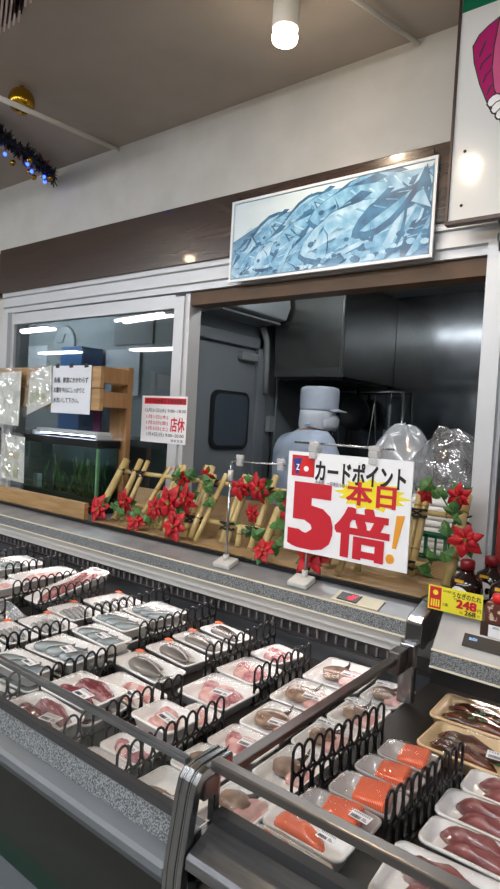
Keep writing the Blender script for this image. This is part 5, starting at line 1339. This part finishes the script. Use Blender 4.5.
t = thing('office_fill_light', (-4.2, 2.5, 2.40), 'unseen fill light added to brighten the office left of the kitchen door', 'ceiling light')  # fill lamp added out of view to lift the dim office behind the pane
part('tray', MB().box(-4.8, -3.6, 2.25, 2.37, 2.405, 2.4395), 'fixture', t)
part('tube', MB().box(-4.78, -3.62, 2.29, 2.33, 2.37, 2.404), 'office_fill_glow', t)
# ------------------------------------------------------------------ the worker
PX, PY = -1.92, 2.98
f2 = Vector((.55, .83, 0)).normalized(); r3 = Vector((f2.y, -f2.x, 0))
def W(r, f, z): return Vector((PX, PY, 0))+r3*r+f2*f+Vector((0, 0, z))
def skin(name, joints, edges, mats, parent, sub=2, root=0):
    me = bpy.data.meshes.new(name); off = wloc(parent)
    me.from_pydata([j[0]-off for j in joints], edges, []); me.update()
    o = link(name, me, parent); m = o.modifiers.new('skin', 'SKIN'); m.use_smooth_shade = True
    for v, j in zip(me.skin_vertices[0].data, joints): v.radius = (j[1], j[1] if len(j) < 3 else j[2])
    me.skin_vertices[0].data[root].use_root = True
    s_ = o.modifiers.new('sub', 'SUBSURF'); s_.levels = sub; s_.render_levels = sub
    dg = bpy.context.evaluated_depsgraph_get(); dg.update()
    m2 = bpy.data.meshes.new_from_object(o.evaluated_get(dg)); o.modifiers.clear(); o.data = m2
    m2.materials.clear(); m2.materials.append(MATS[mats]); m2.polygons.foreach_set('use_smooth', [True]*len(m2.polygons)); m2.update()
    return o
per = thing('person', (PX, PY, 0), 'kitchen worker in pale blue coat and white cap, back turned, seen through the window', 'person')
hd_ = Vector((.80, .60, 0)).normalized(); hs = Vector((hd_.y, -hd_.x, 0))
H0 = W(0, .10, 1.56)
J = [(W(0, -.02, .94), .13, .10), (W(0, -.01, 1.12), .125, .095), (W(0, .02, 1.31), .145, .10), (W(0, .05, 1.42), .10, .075), (W(0, .08, 1.48), .055, .055), (H0+Vector((0, 0, -.03)), .078, .085), (H0+Vector((0, 0, .06)), .085, .09), (H0+Vector((0, 0, .12)), .06, .06)]
E_ = [(i, i+1) for i in range(7)]
def chain(base, pts):
    for p in pts:
        J.append(p); E_.append((base, len(J)-1)); base = len(J)-1
    return base
for s_ in (-1, 1):
    w_ = chain(3, [(W(.19*s_, .05, 1.40), .06), (W(.245*s_, .12, 1.15), .042), (W(.17*s_, .33, 1.0), .032), (W(.155*s_, .39, .985), .034, .022)])
    for k in range(4):
        a = (k-1.5)*.020
        chain(w_, [(W(.155*s_+a, .445-.006*abs(k-1), .985), .0095), (W(.155*s_+a*1.05, .475-.006*abs(k-1), .972), .0088), (W(.155*s_+a, .492-.008*abs(k-1.5), .950), .008)])
    chain(w_, [(W(.155*s_-.045*s_, .415, .98), .010), (W(.155*s_-.052*s_, .445, .968), .009)])
    chain(0, [(W(.095*s_, 0, .80), .085), (W(.10*s_, .02, .47), .058), (W(.10*s_, -.01, .10), .042), (W(.10*s_, .10, .045), .038)])
chain(5, [(H0+hd_*.10+Vector((0, 0, .005)), .016)])
body = skin('body', J, E_, 'skin', per)
cj = [(W(0, -.02, .80), .175, .14), (W(0, -.02, 1.06), .175, .14), (W(0, .0, 1.25), .185, .145), (W(0, .025, 1.375), .15, .12), (W(0, .06, 1.455), .100, .095), (W(0, .08, 1.505), .074, .074)]
ce = [(i, i+1) for i in range(5)]
for s_ in (-1, 1):
    b0 = 3
    for p in ((W(.20*s_, .03, 1.385), .092), (W(.25*s_, .08, 1.26), .078), (W(.25*s_, .125, 1.14), .062), (W(.20*s_, .25, 1.05), .052), (W(.175*s_, .32, 1.005), .042)):
        cj.append(p); ce.append((b0, len(cj)-1)); b0 = len(cj)-1
skin('coat', cj, ce, 'coat_blue', per)
tj = [(W(0, 0, .84), .14, .115), (W(.10, 0, .78), .10), (W(.105, .02, .47), .075), (W(.105, -.01, .12), .062), (W(-.10, 0, .78), .10), (W(-.105, .02, .47), .075), (W(-.105, -.01, .12), .062)]
skin('trousers', tj, [(0, 1), (1, 2), (2, 3), (0, 4), (4, 5), (5, 6)], 'trouser', per)
for s_ in (-1, 1):
    c = W(.10*s_, .04, 0)
    part('boot', MB().loops([[c+r3*(.052*math.cos(q_*.52))+f2*(.14*math.sin(q_*.52)*k)+Vector((0, 0, z)) for q_ in range(12)] for z, k in ((.012, 1), (.05, 1), (.085, .75), (.13, .5), (.26, .48))]), 'boot', per)
# cap, net and mask
def hl(rx, rz, z, shift=0): return [H0+hs*(rx*math.cos(2*math.pi*k/24))+hd_*(rz*math.sin(2*math.pi*k/24)+shift)+Vector((0, 0, z)) for k in range(24)]
part('net', MB().loops([hl(.060, .058, -.135, -.035), hl(.074, .074, -.105, -.03), hl(.090, .092, -.06, -.026), hl(.099, .104, -.01, -.012), hl(.102, .112, .045, 0)]), 'net_cloth', per)
cap = part('cap', MB().loops([hl(.103, .113, .03), hl(.105, .115, .045), hl(.108, .116, .10), hl(.110, .116, .148), hl(.104, .110, .163), hl(.08, .085, .172), hl(.03, .03, .176)]), 'cap_cloth', per)
br = MB()
top_ = []; 
for k in range(13):
    a = R(-70+140*k/12); top_.append((a,))
inn = [H0+hd_*(.105*math.cos(a[0]))+hs*(.100*math.sin(a[0]))+Vector((0, 0, .048)) for a in top_]
out = [H0+hd_*(.105*math.cos(a[0])+.062*math.cos(a[0]*1.2))+hs*(.100*math.sin(a[0]))+Vector((0, 0, .030)) for a in top_]
dn = Vector((0, 0, -.004))
br.loops([inn, out, [p+dn for p in out], [p+dn for p in inn], inn], cap=False, closed=False)
part('brim', br, 'cap_cloth', cap)
mk = MB(); rows = []
for z, k in ((-.085, .82), (-.055, .98), (-.02, 1.02), (.005, .94)):
    rows.append([H0+hd_*(.098*k*math.cos(R(-80+160*i/12))+(.022*math.cos(R(-80+160*i/12))**4))+hs*(.088*k*math.sin(R(-80+160*i/12)))+Vector((0, 0, z)) for i in range(13)])
mk.loops(rows, cap=False, closed=False)
o = part('mask', mk, 'net_cloth', per); sm = o.modifiers.new('thick', 'SOLIDIFY'); sm.thickness = .003
ey = MB()
for s_ in (-1, 1): ey.sphere(H0+hd_*.082+hs*(.032*s_)+Vector((0, 0, .02)), .010, 6)
part('eye', ey, 'fish_eye', per)
part('hair', MB().loops([hl(.060, .055, -.10, -.035), hl(.070, .065, -.08, -.03)]), 'hair', per)

# ------------------------------------------------------------------ world and view
w = bpy.data.worlds.new('world'); w.use_nodes = True; SC.world = w
w.node_tree.nodes['Background'].inputs[0].default_value = (.9, .95, 1, 1); w.node_tree.nodes['Background'].inputs[1].default_value = .05
SC.view_settings.view_transform = 'Standard'; SC.view_settings.look = 'None'
SC.view_settings.exposure = .95; SC.view_settings.gamma = 1
SC.view_settings.use_curve_mapping = False
SC.cycles.max_bounces = 8; SC.cycles.transparent_max_bounces = 16; SC.cycles.sample_clamp_indirect = 4
SC.cycles.use_denoising = True
